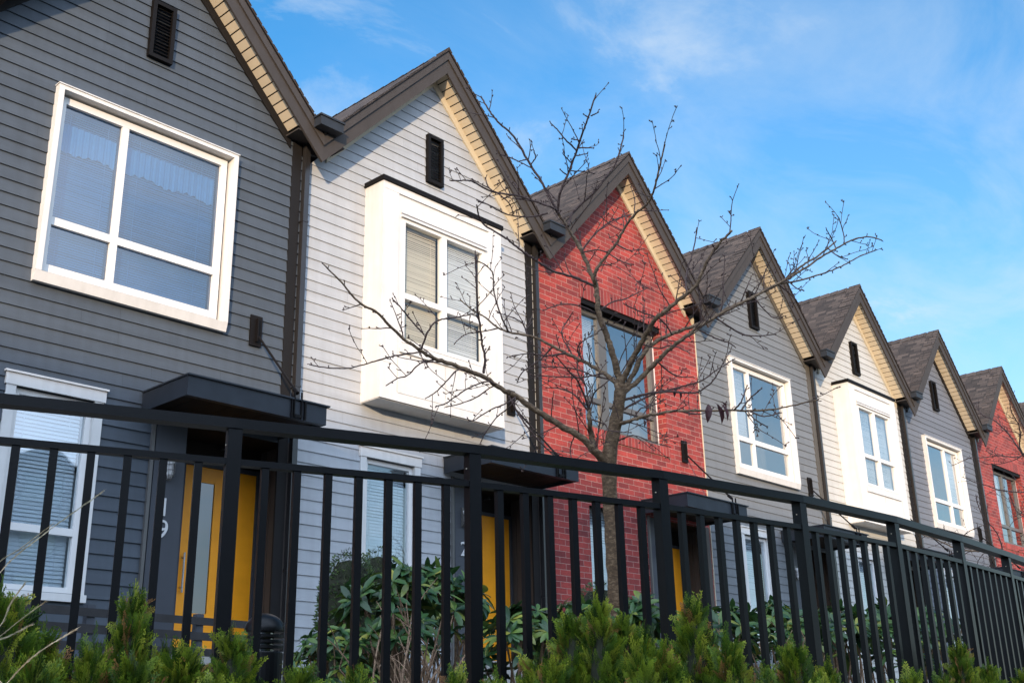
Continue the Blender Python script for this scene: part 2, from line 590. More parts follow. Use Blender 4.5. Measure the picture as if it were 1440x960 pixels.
def wall_strips(mb, b, openings, rng, lap=True, zbot=.36, lapd=.02):
    """front wall cut to the gable and round its openings; lap = real overlapping boards"""
    zs = [zbot]
    if lap:
        n = 0
        while ZC0 + n * COURSE < APX + .05:
            zs.append(ZC0 + n * COURSE)
            n += 1
    courses = sorted(set(zs)) if lap else [zbot]
    if lap:
        courses = [z for z in courses if z >= zbot - 1e-6] + [APX + .2]
    else:
        courses = [zbot, ZV + .06, APX + .06]
    for ci in range(len(courses) - 1):
        z0, z1 = courses[ci], courses[ci + 1]
        cuts = {z0, z1, }
        if z0 < ZV + .08 < z1: cuts.add(ZV + .08)
        for (u0, u1, a, c) in openings:
            for z in (a, c):
                if z0 + 1e-4 < z < z1 - 1e-4: cuts.add(z)
        cuts = sorted(cuts)
        joints = []
        if lap:
            x = rng.uniform(.3, 3.4)
            while x < W:
                joints.append(x)
                x += 3.66
        for za, zb in zip(cuts[:-1], cuts[1:]):
            zm = (za + zb) / 2
            lo = lambda z: max(0.0, (z - ZV - .08) / SL)
            if lo(za) >= W / 2 - .01: continue
            iv = [(0.0, W)]
            for (u0, u1, a, c) in openings:
                if a < zm < c:
                    nv = []
                    for s, e in iv:
                        if u0 > s: nv.append((s, min(e, u0)))
                        if u1 < e: nv.append((max(s, u1), e))
                    iv = [i for i in nv if i[1] - i[0] > 1e-3]
            nv = []
            for s, e in iv:
                cutx = [j for j in joints if s + .02 < j < e - .02]
                p = s
                for j in cutx:
                    nv.append((p, j - .0008))
                    p = j + .0008
                nv.append((p, e))
            if lap:
                ya = WY - .002 - lapd * (z1 - za) / (z1 - z0)
                yb = WY - .002 - lapd * (z1 - zb) / (z1 - z0)
            else:
                ya = yb = WY
            for s, e in nv:
                sa, sb = max(s, lo(za)), max(s, lo(zb))
                ea, eb = min(e, W - lo(za)), min(e, W - lo(zb))
                if ea <= sa: continue
                if eb < sb: sb = eb = W / 2
                mb.face([(b + sa, ya, za), (b + ea, ya, za), (b + eb, yb, zb), (b + sb, yb, zb)])
                if lap and abs(za - z0) < 1e-6:
                    mb.face([(b + sa, WY + .012, za), (b + ea, WY + .012, za), (b + ea, ya, za), (b + sa, ya, za)])


def blinds(b, u0, u1, z0, z1, y, parent, rng, pitch=.03, tilt=.5, drop=1.0, mat='blind'):
    mb = MB()
    n = int((z1 - z0) * drop / pitch)
    for i in range(n):
        z = z1 - .02 - i * pitch + rng.uniform(-.0025, .0025)
        tl = tilt + rng.uniform(-.12, .12) + .12 * math.sin(i * .11 + u0)
        sk = rng.uniform(-.003, .003)
        dz, dy = .5 * pitch * 1.12 * math.cos(tl), .5 * pitch * 1.12 * math.sin(tl)
        mb.face([(b + u0, y - dy, z - dz), (b + u1, y - dy, z - dz + sk), (b + u1, y + dy, z + dz + sk), (b + u0, y + dy, z + dz)])
    for u in (u0 + (u1 - u0) * .16, u0 + (u1 - u0) * .84):
        mb.box(b + u - .003, b + u + .003, y - .022, y - .019, z1 - n * pitch, z1)
    mb.box(b + u0, b + u1, y - .02, y + .02, z1 - .025, z1 + .015)
    return mb.build('blind', M[mat], parent)


def frame_grid(mb, b, u0, u1, z0, z1, y0, y1, vert, horiz, fw, bars):
    """window frame round u0..u1,z0..z1 with bars; vert/horiz are (from,to) of mullions"""
    mb.box(b + u0 - fw, b + u0, y0, y1, z0 - fw, z1 + fw)
    mb.box(b + u1, b + u1 + fw, y0, y1, z0 - fw, z1 + fw)
    mb.box(b + u0, b + u1, y0 + .001, y1, z1, z1 + fw)
    mb.box(b + u0, b + u1, y0 + .001, y1, z0 - fw, z0)
    for a, c in vert:
        mb.box(b + a, b + c, y0 + .004, y1, z0, z1)
    for a, c in horiz:
        xs = [u0] + [t for v in vert for t in v] + [u1]
        for i in range(0, len(xs), 2):
            mb.box(b + xs[i], b + xs[i + 1], y0 + .006, y1, a, c)


def pane(b, u0, u1, z0, z1, y, mat, parent):
    mb = MB()
    mb.face([(b + u0, y, z0), (b + u1, y, z0), (b + u1, y, z1), (b + u0, y, z1)])
    return mb.build('pane', M[mat], parent)


def glazing(b, u0, u1, z0, z1, y, vert, horiz, mat, parent, rng):
    xs = [u0] + [t for v in vert for t in v] + [u1]
    zs = [z0] + [t for v in horiz for t in v] + [z1]
    for i in range(0, len(xs), 2):
        for j in range(0, len(zs), 2):
            pane(b, xs[i], xs[i + 1], zs[j], zs[j + 1], y, mat, parent)


def lower_window(b, root, rng, brick):
    u0, u1, z0, z1 = 1.24, 2.49, 1.66, 4.08
    # trim board surround
    mb = MB()
    y0 = WY - .035 if not brick else WY + .10
    t = .12
    if not brick:
        mb.box(b + u0 - .0, b + u0 + t, y0, WY + .16, z0, z1)
        mb.box(b + u1 - t, b + u1, y0, WY + .16, z0, z1)
        mb.box(b + u0 - .02, b + u1 + .02, y0 - .012, WY + .16, z1, z1 + .15)
        mb.box(b + u0 - .04, b + u1 + .04, y0 - .035, WY, z1 + .15, z1 + .175)
        mb.box(b + u0 - .02, b + u1 + .02, y0 - .03, WY + .16, z0 - .09, z0)
    w = mb.build('window', M['white_trim'], root) if not brick else None
    fb = MB()
    g0, g1, h0, h1 = (u0 + t + .07, u1 - t - .07, z0 + .08, z1 - .08) if not brick else (u0 + .2, u1 - .2, z0 + .08, z1 - .12)
    hz = [(2.36, 2.45)]
    frame_grid(fb, b, g0, g1, h0, h1, WY + .03 if not brick else WY + .14, WY + .12 if not brick else WY + .22, [], hz, .07, None)
    if brick:
        w = fb.build('window', M['alu'], root)
    else:
        fb.build('window_frame', M['vinyl'], w)
    yy = WY + .07 if not brick else WY + .18
    glazing(b, g0, g1, h0, h1, yy, [], hz, 'glass', w, rng)
    blinds(b, g0 + .01, g1 - .01, h0, h1, yy + .09, w, rng, .05, .35)
    return (g0 - .07 if brick else u0, g1 + .07 if brick else u1, h0 - .07 if brick else z0, h1 + .07 if brick else z1)


def arc_text(s, size, loc, mat, parent, name='house_number'):
    cu = bpy.data.curves.new(name, 'FONT')
    cu.body = s
    cu.size = size
    cu.extrude = .008
    cu.align_x = 'CENTER'
    o = bpy.data.objects.new(name, cu)
    COL.objects.link(o)
    o.rotation_euler = (math.pi / 2, 0, 0)
    o.location = loc
    bpy.context.view_layer.update()
    dg = bpy.context.evaluated_depsgraph_get()
    me = bpy.data.meshes.new_from_object(o.evaluated_get(dg))
    me.transform(o.matrix_world)
    bpy.data.objects.remove(o)
    me.materials.clear()
    me.materials.append(mat)
    q = bpy.data.objects.new(name, me)
    COL.objects.link(q)
    off = Vector()
    p = parent
    while p is not None:
        off += p.location
        p = p.parent
    me.transform(Matrix.Translation(-off))
    q.parent = parent
    return q


def townhouse(k, style, label, du, mull=(2.35, 2.45), blindspec=None, valance=False, glass='glass', number=None):
    rng = random.Random(100 + k)
    b = B0 + k * W
    root = empty('townhouse', (b + W / 2, WY, .8), label, 'townhouse', 'row of gabled townhouses')
    siding, trim = {'charcoal': ('siding_charcoal', 'trim_charcoal'), 'pale': ('siding_pale', 'trim_cream'), 'brick': ('brick', 'trim_cream'),
                    'grey': ('siding_grey', 'trim_grey'), 'cream': ('siding_cream', 'trim_cream'), 'slate': ('siding_slate', 'trim_charcoal')}[style]
    brick = style == 'brick'
    bay = style in ('pale', 'cream')
    op = []
    # ---- upper window
    if bay:
        u0, u1 = 1.215 + du, 4.045 + du
        yf = -.04
        mb = MB()
        g0, g1, h0, h1 = u0 + .51, u1 - .49, 6.0, 8.07
        mv, mh = [(g0 + .84, g0 + .96)], [(6.71, 6.81)]
        z0, z1 = 4.93, 8.68
        # front skin round the glazing
        for (a, c, e, f_) in ((u0, g0 - .06, z0, z1), (g1 + .06, u1, z0, z1), (g0 - .06, g1 + .06, z0, h0 - .06), (g0 - .06, g1 + .06, h1 + .06, z1)):
            mb.face([(b + a, yf, e), (b + c, yf, e), (b + c, yf, f_), (b + a, yf, f_)])
        mb.face([(b + u0, WY, z0), (b + u0, yf, z0), (b + u0, yf, z1), (b + u0, WY, z1)])
        mb.face([(b + u1, yf, z0), (b + u1, WY, z0), (b + u1, WY, z1), (b + u1, yf, z1)])
        mb.face([(b + u0, yf, z1), (b + u1, yf, z1), (b + u1, WY, z1), (b + u0, WY, z1)])
        mb.box(b + g0 - .06, b + g0 - .055, yf, yf + .1, h0 - .06, h1 + .06)
        # trim boards on the face
        e = .022
        mb.box(b + u0 + .002, b + g0 - .16, yf - e, yf - .001, z0 + .13, z1 - .13)
        mb.box(b + g1 + .16, b + u1 - .002, yf - e, yf - .001, z0 + .13, z1 - .13)
        mb.box(b + u0 + .002, b + u1 - .002, yf - e - .004, yf - .001, z0, z0 + .13)
        mb.box(b + u0 + .002, b + u1 - .002, yf - e - .004, yf - .001, z1 - .13, z1)
        for (pa, pc) in ((g0 - .13, (g0 + g1) / 2 - .006), ((g0 + g1) / 2 + .006, g1 + .13)):
            mb.box(b + pa, b + pc, yf - .012, yf - .001, z0 + .15, h0 - .27)
        mb.box(b + u0 + .01, b + g0 - .20, yf - e - .004, yf - e - .0005, z0 + .60, z0 + .606)
        bw = mb.build('bay', M['white_trim'], root)
        cb = MB()
        cb.box(b + u0 - .03, b + u1 + .03, yf - .06, WY - .005, z1 + .002, z1 + .085)
        cb.build('cap_flashing', M['dark_metal'], bw)
        ub = MB()
        ub.box(b + u0 + .01, b + u1 - .01, yf + .01, WY - .005, z0 - .012, z0 - .001)
        ub.build('underside', M['white_trim'], bw)
        hb = MB()
        hb.box(b + g0 - .10, b + g1 + .10, yf - .045, yf - .002, h1 + .07, h1 + .11)
        hb.build('head_moulding', M['white_trim'], bw)
        hb = MB()
        hb.box(b + g0 - .10, b + g1 + .10, yf - .030, yf - .002, h1 + .145, h1 + .20)
        hb.build('head_moulding', M['white_trim'], bw)
        hb = MB()
        hb.box(b + g0 - .10, b + g1 + .10, yf - .035, yf - .002, h0 - .24, h0 - .10)
        hb.build('sill', M['white_trim'], bw)
        fb = MB()
        frame_grid(fb, b, g0, g1, h0, h1, yf - .01, yf + .1, mv, mh, .058, None)
        fb.build('window_frame', M['vinyl'], bw)
        glazing(b, g0, g1, h0, h1, yf + .055, mv, mh, glass, bw, rng)
        for (a, c) in ((g0, mv[0][0]), (mv[0][1], g1)):
            blinds(b, a + .005, c - .005, mh[0][0] if blindspec == 'half' else h0, h1, yf + .15, bw, rng, .035, .35, mat='blind_cream' if (a == g0 and style == 'pale') else 'blind')
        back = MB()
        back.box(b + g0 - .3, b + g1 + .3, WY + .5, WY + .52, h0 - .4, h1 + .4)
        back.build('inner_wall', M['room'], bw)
        op.append((u0 + .05, u1 - .05, z0 + .05, z1 - .05))
    elif brick:
        u0, u1, z0, z1 = 1.39, 4.13, 5.60, 8.29
        op.append((u0, u1, z0, z1))
        rv = MB()
        d = .27
        rv.face([(b + u0, WY + d, z0), (b + u0, WY, z0), (b + u0, WY, z1), (b + u0, WY + d, z1)][::-1])
        rv.build('window_reveal', M['brick'], root)
        rv = MB()
        rv.face([(b + u1, WY, z0), (b + u1, WY + d, z0), (b + u1, WY + d, z1), (b + u1, WY, z1)][::-1])
        rv.build('window_reveal', M['brick'], root)
        hv = MB()
        hv.face([(b + u0, WY, z1), (b + u1, WY, z1), (b + u1, WY + d, z1), (b + u0, WY + d, z1)])
        hv.box(b + u0 + .002, b + u1 - .002, WY + .02, WY + .04, z1 - .10, z1 - .002)
        hv.build('lintel', M['dark_metal'], root)
        g0, g1, h0, h1 = 1.60, 3.97, 5.74, 8.08
        mv, mh = [(2.16, 2.42)], [(6.22, 6.32)]
        if mull[0] > 2.5:
            mv = [(2.72, 2.86)]
        fb = MB()
        frame_grid(fb, b, g0, g1, h0, h1, WY + .20, WY + .30, mv, mh, .10, None)
        fb.box(b + u0, b + u1, WY + .04, WY + .21, z0 - .001, z0 + .035)
        w = fb.build('window', M['alu'], root)
        for (a, c) in ((u0 + .0, g0 - .1), (g1 + .1, u1)):
            s = MB()
            s.box(b + a, b + c, WY + .21, WY + .29, z0 + .03, z1 - .004)
            s.build('jamb_filler', M['vinyl'], w)
        glazing(b, g0, g1, h0, h1, WY + .255, mv, mh, glass, w, rng)
        blinds(b, g0 + .01, mv[0][0] - .01, mh[0][1], h1, WY + .36, w, rng, .04, .3)
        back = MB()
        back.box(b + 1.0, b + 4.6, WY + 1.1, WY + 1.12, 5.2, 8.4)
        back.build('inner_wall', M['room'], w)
        sl = MB()
        sl.box(b + u0 - .03, b + u1 + .03, WY - .012, WY + .02, z1 + .004, z1 + .34)
        sl.build('soldier_course', M['soldier'], root)
        s2 = MB()
        s2.box(b + u0 - .03, b + u1 + .03, WY - .03, WY + .24, z0 - .20, z0 - .004)
        s2.build('sill', M['soldier'], root)
    else:
        c0 = 2.765 + du
        u0, u1, z0, z1 = c0 - 1.40, c0 + 1.40, 5.45, 8.28
        yf, yg, t = WY - .125, WY + .06, .075
        op.append((u0 + .02, u1 - .02, z0 + .02, z1 - .02))
        mb = MB()
        mb.box(b + u0, b + u0 + t, yf, yg, z0 + .135, z1 - t)
        mb.box(b + u1 - t, b + u1, yf, yg, z0 + .135, z1 - t)
        mb.box(b + u0, b + u1, yf + .001, yg, z1 - t, z1 - .018)
        mb.box(b + u0 - .012, b + u1 + .012, yf - .014, WY, z1 - .015, z1)
        # apron: face leaning slightly back
        a0, a1 = z0, z0 + .133
        P = [(b + u0, yf + .035, a0), (b + u0, yf, a1), (b + u0, yg, a1), (b + u0, yg, a0)]
        mb.prism(P[::-1], (u1 - u0, 0, 0))
        w = mb.build('window', M['white_trim'], root)
        g0, g1, h0, h1 = u0 + .175, u1 - .215, 5.74, 8.07
        m0, m1 = mull[0] - 2.765 + c0, mull[1] - 2.765 + c0
        mv, mh = [(m0, m1)], [(6.30, 6.41)]
        fb = MB()
        frame_grid(fb, b, g0, g1, h0, h1, WY + .0, WY + .1, mv, mh, .10, None)
        fb.build('window_frame', M['vinyl'], w)
        glazing(b, g0, g1, h0, h1, WY + .05, mv, mh, glass, w, rng)
        spec = blindspec or 'full'
        if spec == 'full':
            for (a, c) in ((g0, m0), (m1, g1)):
                for (e, f_) in ((h0, mh[0][0]), (mh[0][1], h1)):
                    blinds(b, a + .008, c - .008, e, f_, WY + .14, w, rng, .035, .55)
        elif spec == 'left':
            blinds(b, g0 + .008, m0 - .008, mh[0][1], h1, WY + .14, w, rng, .03, .2)
        elif spec == 'right':
            blinds(b, m1 + .008, g1 - .008, mh[0][1], h1, WY + .14, w, rng, .03, .2)
        if valance:
            vb = MB()
            n = 160
            pts = []
            for i in range(n + 1):
                u = g0 + .03 + (g1 - g0 - .06) * i / n
                yy = WY + .119 + .006 * math.sin(i * .9) + .004 * math.sin(i * 2.1)
                zz = h1 - .60 - .035 * abs(math.sin(i * math.pi / 9.3)) - .025 * math.sin(i * .13)
                pts.append((b + u, yy, zz))
            for i in range(n):
                p, q = pts[i], pts[i + 1]
                if p[0] - b < m1 and q[0] - b > m0: continue
                vb.face([p, q, (q[0], q[1], h1 - .22), (p[0], p[1], h1 - .22)])
            vb.build('valance', M['valance'], w)
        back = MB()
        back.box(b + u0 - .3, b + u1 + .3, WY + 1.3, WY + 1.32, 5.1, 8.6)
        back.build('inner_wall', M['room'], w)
    # ---- ground floor
    lw = lower_window(b, root, rng, brick)
    op.append((lw[0] + .01, lw[1] - .01, lw[2] + .01, lw[3] - .01) if not brick else lw)
    ENT = (3.26, 5.43, .36, 4.02)
    op.append(ENT)
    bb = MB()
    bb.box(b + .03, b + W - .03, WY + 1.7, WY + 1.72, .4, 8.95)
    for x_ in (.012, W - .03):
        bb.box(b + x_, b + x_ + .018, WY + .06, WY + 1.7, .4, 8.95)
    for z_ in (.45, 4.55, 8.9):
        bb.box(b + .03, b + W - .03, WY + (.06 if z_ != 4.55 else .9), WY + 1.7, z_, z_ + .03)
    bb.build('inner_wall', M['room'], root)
    # ---- wall
    mb = MB()
    if brick:
        wall_strips_brick(mb, b, op)
        mb.build('wall', M['brick'], root)
    else:
        wall_strips(mb, b, op, rng, lapd=.021 if style == 'charcoal' else .016)
        wl_ = mb.build('wall', M[siding], root)
        mb = MB()
        wall_strips_brick(mb, b, op, WY + .016)
        mb.build('sheathing', M['dark_metal'], wl_)
    # side edge of brick stands proud of the next unit
    eb = MB()
    if brick:
        eb.box(b + W - .012, b + W + .004, WY - .02, WY + .1, .36, 8.98)
        eb.build('corner_bead', M['trim_cream'], root)
    else:
        eb.box(b + W - .30, b + W - .135, WY - .034, WY + .0, .36, 8.99)
        eb.build('corner_board', M[trim if style not in ('pale', 'cream') else 'trim_charcoal'], root)
        # downpipe
        pb = MB()
        xp, yp = b + W - .062, WY - .075
        pts = [(xp, yp, .4), (xp, yp, 8.85), (xp, yp + .02, 8.99)]
        pb.box(b + W - .108, b + W - .018, WY - .115, WY - .03, .4, 8.99)
        for z in (2.2, 4.9, 7.6):
            pb.box(b + W - .116, b + W - .010, WY - .123, WY + .0, z, z + .03)
        p = pb.build('downpipe', M['pipe'], root)
        sb = MB()
        sb.box(b + W - .134, b + W + .0, WY - .004, WY + .02, .36, 8.99)
        sb.build('corner_channel', M['dark_metal'], root)
    # ---- frieze boards under the rakes
    for s in (0, 1):
        fb = MB()
        P = []
        for u, dz in ((.36, -.115), (2.75, -.115), (2.75, .07), (.36, .07)):
            x = b + (u if s == 0 else W - u)
            P.append((x, WY - .042, rake_z(u) + dz))
        if s == 1: P = P[::-1]
        fb.prism(P, (0, .038, 0))
        fb.build('frieze_board', M[trim], root)
    # ---- rake boards (fascia), soffits, roof slopes
    for s in (0, 1):
        X = (lambda u: b + u) if s == 0 else (lambda u: b + W - u)

        def quad(mbx, za, zb, y0, y1):
            P = [(X(0), y0, ZV + za), (X(W / 2), y0, APX + za), (X(W / 2), y0, APX + zb), (X(0), y0, ZV + zb)]
            if s == 1: P = P[::-1]
            mbx.prism(P, (0, y1 - y0, 0))
        fb = MB()
        quad(fb, 0, .285, 0, .04)
        quad(fb, .285, .455, -.03, .04)
        f_ = fb.build('fascia', M['fascia'], root)
        db = MB()
        quad(db, .457, .478, -.045, .04)
        db.build('drip_edge', M['dark_metal'], f_)
        # soffit: separate vented panels with dark grooves between
        sb = MB()
        n = 22
        ua, ub_ = .42, W / 2
        for i in range(n):
            p0 = ua + (ub_ - ua) * i / n + .007
            p1 = ua + (ub_ - ua) * (i + 1) / n - .007
            z_ = .075
            P = [(X(p0), .04, rake_z(p0) + z_), (X(p1), .04, rake_z(p1) + z_), (X(p1), WY, rake_z(p1) + z_), (X(p0), WY, rake_z(p0) + z_)]
            if s == 0: P = P[::-1]
            nv = Vector((-SL if s == 0 else SL, 0, 1)).normalized() * .01
            sb.prism(P, nv)
        so = sb.build('soffit', M['soffit'], root)
        gb = MB()
        P = [(X(ua), .041, rake_z(ua) + .095), (X(W / 2), .041, APX + .095), (X(W / 2), WY, APX + .095), (X(ua), WY, rake_z(ua) + .095)]
        gb.face(P)
        gb.build('soffit_groove', M['dark_metal'], so)
        # flat boxed return at the valley
        rb = MB()
        xa, xb_ = sorted((X(0.0), X(.46)))
        rb.box(xa, xb_, .041, WY + .0, 8.985, 9.01)
        rb.build('eave_return', M['fascia'], root)
        # roof slope
        mb = MB()
        zt, yb = .48, 11.0
        nlen = math.hypot(W / 2, SL * W / 2)
        P = [(X(0), -.05, ZV + zt), (X(W / 2), -.05, APX + zt), (X(W / 2), yb, APX + zt), (X(0), yb, ZV + zt)]
        Q = [(x, y, z + .025) for x, y, z in P]
        uvq = [(0, 0), (0, nlen), (yb, nlen), (yb, 0)]
        mb.face(Q[::-1] if s == 0 else Q, (uvq[::-1] if s == 0 else uvq))
        mb.face(P if s == 0 else P[::-1])
        for i in range(4):
            j = (i + 1) % 4
            mb.face([P[i], P[j], Q[j], Q[i]], [(0, 0.02), (.2, .02), (.2, .04), (0, .04)])
        # individual shingle butts roughen the front edge
        for i in range(26):
            u = W / 2 * (i + .3) / 26
            x0_, x1_ = X(u), X(u + W / 2 / 26 * .8)
            z0_, z1_ = ZV + SL * u + zt + .024, ZV + SL * (u + W / 2 / 26 * .8) + zt + .024
            w_ = rng.uniform(.006, .02)
            PP = [(x0_, -.05 - rng.uniform(0, .015), z0_), (x1_, -.05 - rng.uniform(0, .015), z1_), (x1_, .3, z1_), (x0_, .3, z0_)]
            QQ = [(x, y, z + w_) for x, y, z in PP]
            u4 = [(0.1 * i, u), (.1 * i, u + .1), (.1 * i + .3, u + .1), (.1 * i + .3, u)]
            mb.face(QQ[::-1] if s == 0 else QQ, u4[::-1] if s == 0 else u4)
            mb.face([PP[0], PP[1], QQ[1], QQ[0]], u4)
        ro = mb.build('roof', M['shingle'], root)
        # ridge caps, one half on each slope
        rc = MB()
        y = .35
        while y < 10.8:
            z = APX + .505
            d_ = .16
            rise = .03
            A = [(X(W / 2), y, z + rise), (X(W / 2 - d_), y, z - d_ * SL + rise), (X(W / 2 - d_), y + .3, z - d_ * SL + .012), (X(W / 2), y + .3, z + .012)]
            u4 = [(y, .3), (y, .4), (y + .2, .4), (y + .2, .3)]
            rc.face(A if s == 0 else A[::-1], u4)
            rc.face([A[0], A[1], (A[1][0], y, A[1][2] - rise), (A[0][0], y, A[0][2] - rise)], u4)
            y += .29
        rc.build('ridge_cap', M['shingle'], ro)
    # ---- valley rain box
    gb = MB()
    gb.box(b - .215, b + .235, -.21, .02, 9.085, 9.24)
    gb.box(b - .235, b + .255, -.23, .02, 9.24, 9.27)
    gb.build('rain_box', M['channel'], root)
    # ---- gable vent
    if not brick:
        vb = MB()
        u0, u1, z0, z1 = 2.585 + du, 2.965 + du, 9.31, 10.27
        yf = WY - .09
        t = .06
        vb.box(b + u0, b + u0 + t, yf, WY, z0, z1)
        vb.box(b + u1 - t, b + u1, yf, WY, z0, z1)
        vb.box(b + u0 + t, b + u1 - t, yf + .001, WY, z1 - t, z1)
        vb.box(b + u0 + t, b + u1 - t, yf + .001, WY, z0, z0 + t)
        v = vb.build('gable_vent', M['dark_metal'], root)
        lb = MB()
        n = 15
        for i in range(n):
            z = z0 + t + (z1 - z0 - 2 * t) * (i + .5) / n
            lb.face([(b + u0 + t, yf + .03, z - .022), (b + u1 - t, yf + .03, z - .022), (b + u1 - t, WY - .022, z + .022), (b + u0 + t, WY - .022, z + .022)])
        lb.build('louvre', M['dark_metal'], v)
    # ---- entry canopy
    cb = MB()
    c0, c1, y0, z0, z1 = 3.02, 5.20, -.72, 4.06, 4.32
    for (A, B_) in (((c0, y0), (c1, y0)),):
        cb.box(b + c0, b + c1, y0, y0 + .012, z0 + .02, z1 - .012)
        cb.box(b + c0, b + c1, y0 - .004, y0 + .09, z1 - .012, z1)
        cb.box(b + c0, b + c1, y0 - .002, y0 + .09, z0, z0 + .02)
    for x0_, x1_ in ((c0 - .003, c0 + .010), (c1 - .010, c1 + .003)):
        cb.box(b + x0_, b + x1_, y0 + .001, WY - .03, z0 + .001, z1 - .001)
    cb.box(b + c0 - .02, b + c1 + .045, y0 - .03, WY - .03, z1 + .001, z1 + .022)
    cn = cb.build('canopy', M['channel'], root)
    ub = MB()
    for i in range(8):
        xa = c0 + .012 + (c1 - c0 - .024) * i / 8
        ub.box(b + xa + .004, b + xa + (c1 - c0 - .024) / 8 - .004, y0 + .013, WY - .03, z0 + .06, z0 + .085)
    ub.build('canopy_soffit', M['canopy_under'], cn)
    br = MB()
    ru = 4.70
    br.box(b + ru - .10, b + ru + .10, WY - .045, WY - .018, 5.38, 5.85)
    br.box(b + ru - .012, b + ru + .012, WY - .10, WY - .045, 5.44, 5.80)
    br.build('wall_bracket', M['dark_metal'], cn)
    tr = MB()
    tr.tube([(b + ru + .03, WY - .08, 5.52), (b + ru + .03, y0 + .05, 4.44)], .017, 8)
    tr.tube([(b + ru + .03, y0 + .13, 4.52), (b + ru + .03, y0 + .05, 4.44)], .03, 8)
    tr.build('tie_rod', M['dark_metal'], cn)
    tb = MB()
    for x in (ru - .06, ru + .06):
        tb.box(b + x - .008, b + x + .008, y0 - .03, y0 - .005, z0 + .01, z1 + .12)
    tb.box(b + ru - .11, b + ru - .095, y0 - .035, y0 - .005, z0, z1 + .0)
    tb.box(b + ru + .11, b + ru + .135, y0 - .035, y0 - .005, z0, z1 + .0)
    tb.box(b + ru - .06, b + ru + .06, y0 - .05, y0 - .03, z0 + .01, z0 + .05)
    tb.build('rod_clevis', M['dark_metal'], cn)
    # ---- entry recess
    yd = 1.08
    rb = MB()
    rb.box(b + 5.42, b + 5.435, WY - .02, yd + .02, .36, 4.02)            # right cheek
    for i in range(5):
        ya = WY + .02 + (yd - WY) * i / 5
        rb.box(b + 5.405, b + 5.42, ya, ya + (yd - WY) / 5 - .012, .36, 4.02)
    rb.box(b + 5.30, b + 5.43, WY - .022, WY + .0, .36, 4.05)
    rb.build('entry_cheek', M['brown_panel'], root)
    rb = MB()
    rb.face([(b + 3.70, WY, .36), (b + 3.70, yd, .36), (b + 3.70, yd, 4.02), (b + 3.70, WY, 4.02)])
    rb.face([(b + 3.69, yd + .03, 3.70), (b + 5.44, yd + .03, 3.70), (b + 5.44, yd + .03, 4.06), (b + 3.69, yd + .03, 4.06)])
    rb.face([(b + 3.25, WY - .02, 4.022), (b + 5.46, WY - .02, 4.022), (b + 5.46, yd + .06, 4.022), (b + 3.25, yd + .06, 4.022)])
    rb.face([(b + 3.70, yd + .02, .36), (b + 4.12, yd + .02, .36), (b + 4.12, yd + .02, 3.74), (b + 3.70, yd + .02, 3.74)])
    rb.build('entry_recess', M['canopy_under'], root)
    pb = MB()
    pb.box(b + 3.255, b + 3.705, WY - .05, WY + .0, .36, 4.02)
    pn = pb.build('number_panel', M['panel'], root)
    pb = MB()
    pb.box(b + 3.19, b + 3.235, WY - .06, WY - .01, .36, 4.04)
    pb.build('panel_edge_trim', M['alu'], root)
    if number:
        for i, chx in enumerate(number):
            arc_text(chx, .34, (b + 3.45, WY - .058, 2.74 - .29 * i), M['white_paint'], pn)
    # caged wall lamp
    lb = MB()
    cx_, cy_, cz_ = b + 3.45, WY - .10, 3.20
    lb.box(cx_ - .05, cx_ + .05, WY - .075, WY - .05, cz_ + .02, cz_ + .34)
    for i in range(8):
        a = math.pi * 2 * i / 8
        r = .062
        p = [(cx_ + r * math.cos(a), cy_ - .02 + r * math.sin(a), cz_ + .24), (cx_ + r * 1.05 * math.cos(a), cy_ - .02 + r * 1.05 * math.sin(a), cz_ + .1), (cx_ + .3 * r * math.cos(a), cy_ - .02 + .3 * r * math.sin(a), cz_)]
        lb.tube(p, .004, 4)
    for z in (.06, .13, .2):
        ring = [(cx_ + .064 * math.cos(a * math.pi / 8), cy_ - .02 + .064 * math.sin(a * math.pi / 8), cz_ + z) for a in range(17)]
        lb.tube(ring, .004, 4)
    wl = lb.build('wall_lamp', M['alu'], root)
    gb = MB()
    gb.lathe((cx_, cy_ - .02, cz_), [(.0, .02), (.03, .03), (.045, .08), (.045, .22), (.055, .235), (.06, .28), (0, .3)], 14)
    gb.build('lamp_glass', M['white_paint'], wl, True)
    # sprinkler head above the door
    sb = MB()
    sb.tube([(b + 4.72, yd + .03, 3.96), (b + 4.72, yd - .08, 3.96)], .012, 8)
    sb.lathe((b + 4.72, yd - .09, 3.94), [(0, 0), (.03, .004), (.032, .012), (.012, .02), (.012, .045), (0, .05)], 12)
    sb.build('sprinkler_head', M['alu'], root)
    # ---- door
    db = MB()
    d0, d1, z0, z1 = 4.14, 5.33, 1.12, 3.66
    l0, l1 = 4.31, 4.64
    g0, g1 = 1.62, 3.44
    db.box(b + d0, b + l0, yd, yd + .05, z0, z1)
    db.box(b + l1, b + d1, yd, yd + .05, z0, z1)
    db.box(b + l0, b + l1, yd + .001, yd + .05, g1, z1)
    db.box(b + l0, b + l1, yd + .001, yd + .05, z0, g0)
    dr = db.build('door', M['yellow'], root)
    gb = MB()
    gb.face([(b + l0, yd + .018, g0), (b + l1, yd + .018, g0), (b + l1, yd + .018, g1), (b + l0, yd + .018, g1)])
    gb.build('door_glass', M['glass_door'], dr)
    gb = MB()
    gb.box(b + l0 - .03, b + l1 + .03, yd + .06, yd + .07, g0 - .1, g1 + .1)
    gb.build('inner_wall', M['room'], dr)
    hb = MB()
    hb.tube([(b + d0 + .06, yd - .055, 1.88), (b + d0 + .06, yd - .055, 2.42)], .013, 8)
    for z_ in (1.95, 2.35):
        hb.tube([(b + d0 + .06, yd - .055, z_), (b + d0 + .06, yd + .002, z_)], .009, 6)
    hb.build('handle', M['white_paint'], dr)
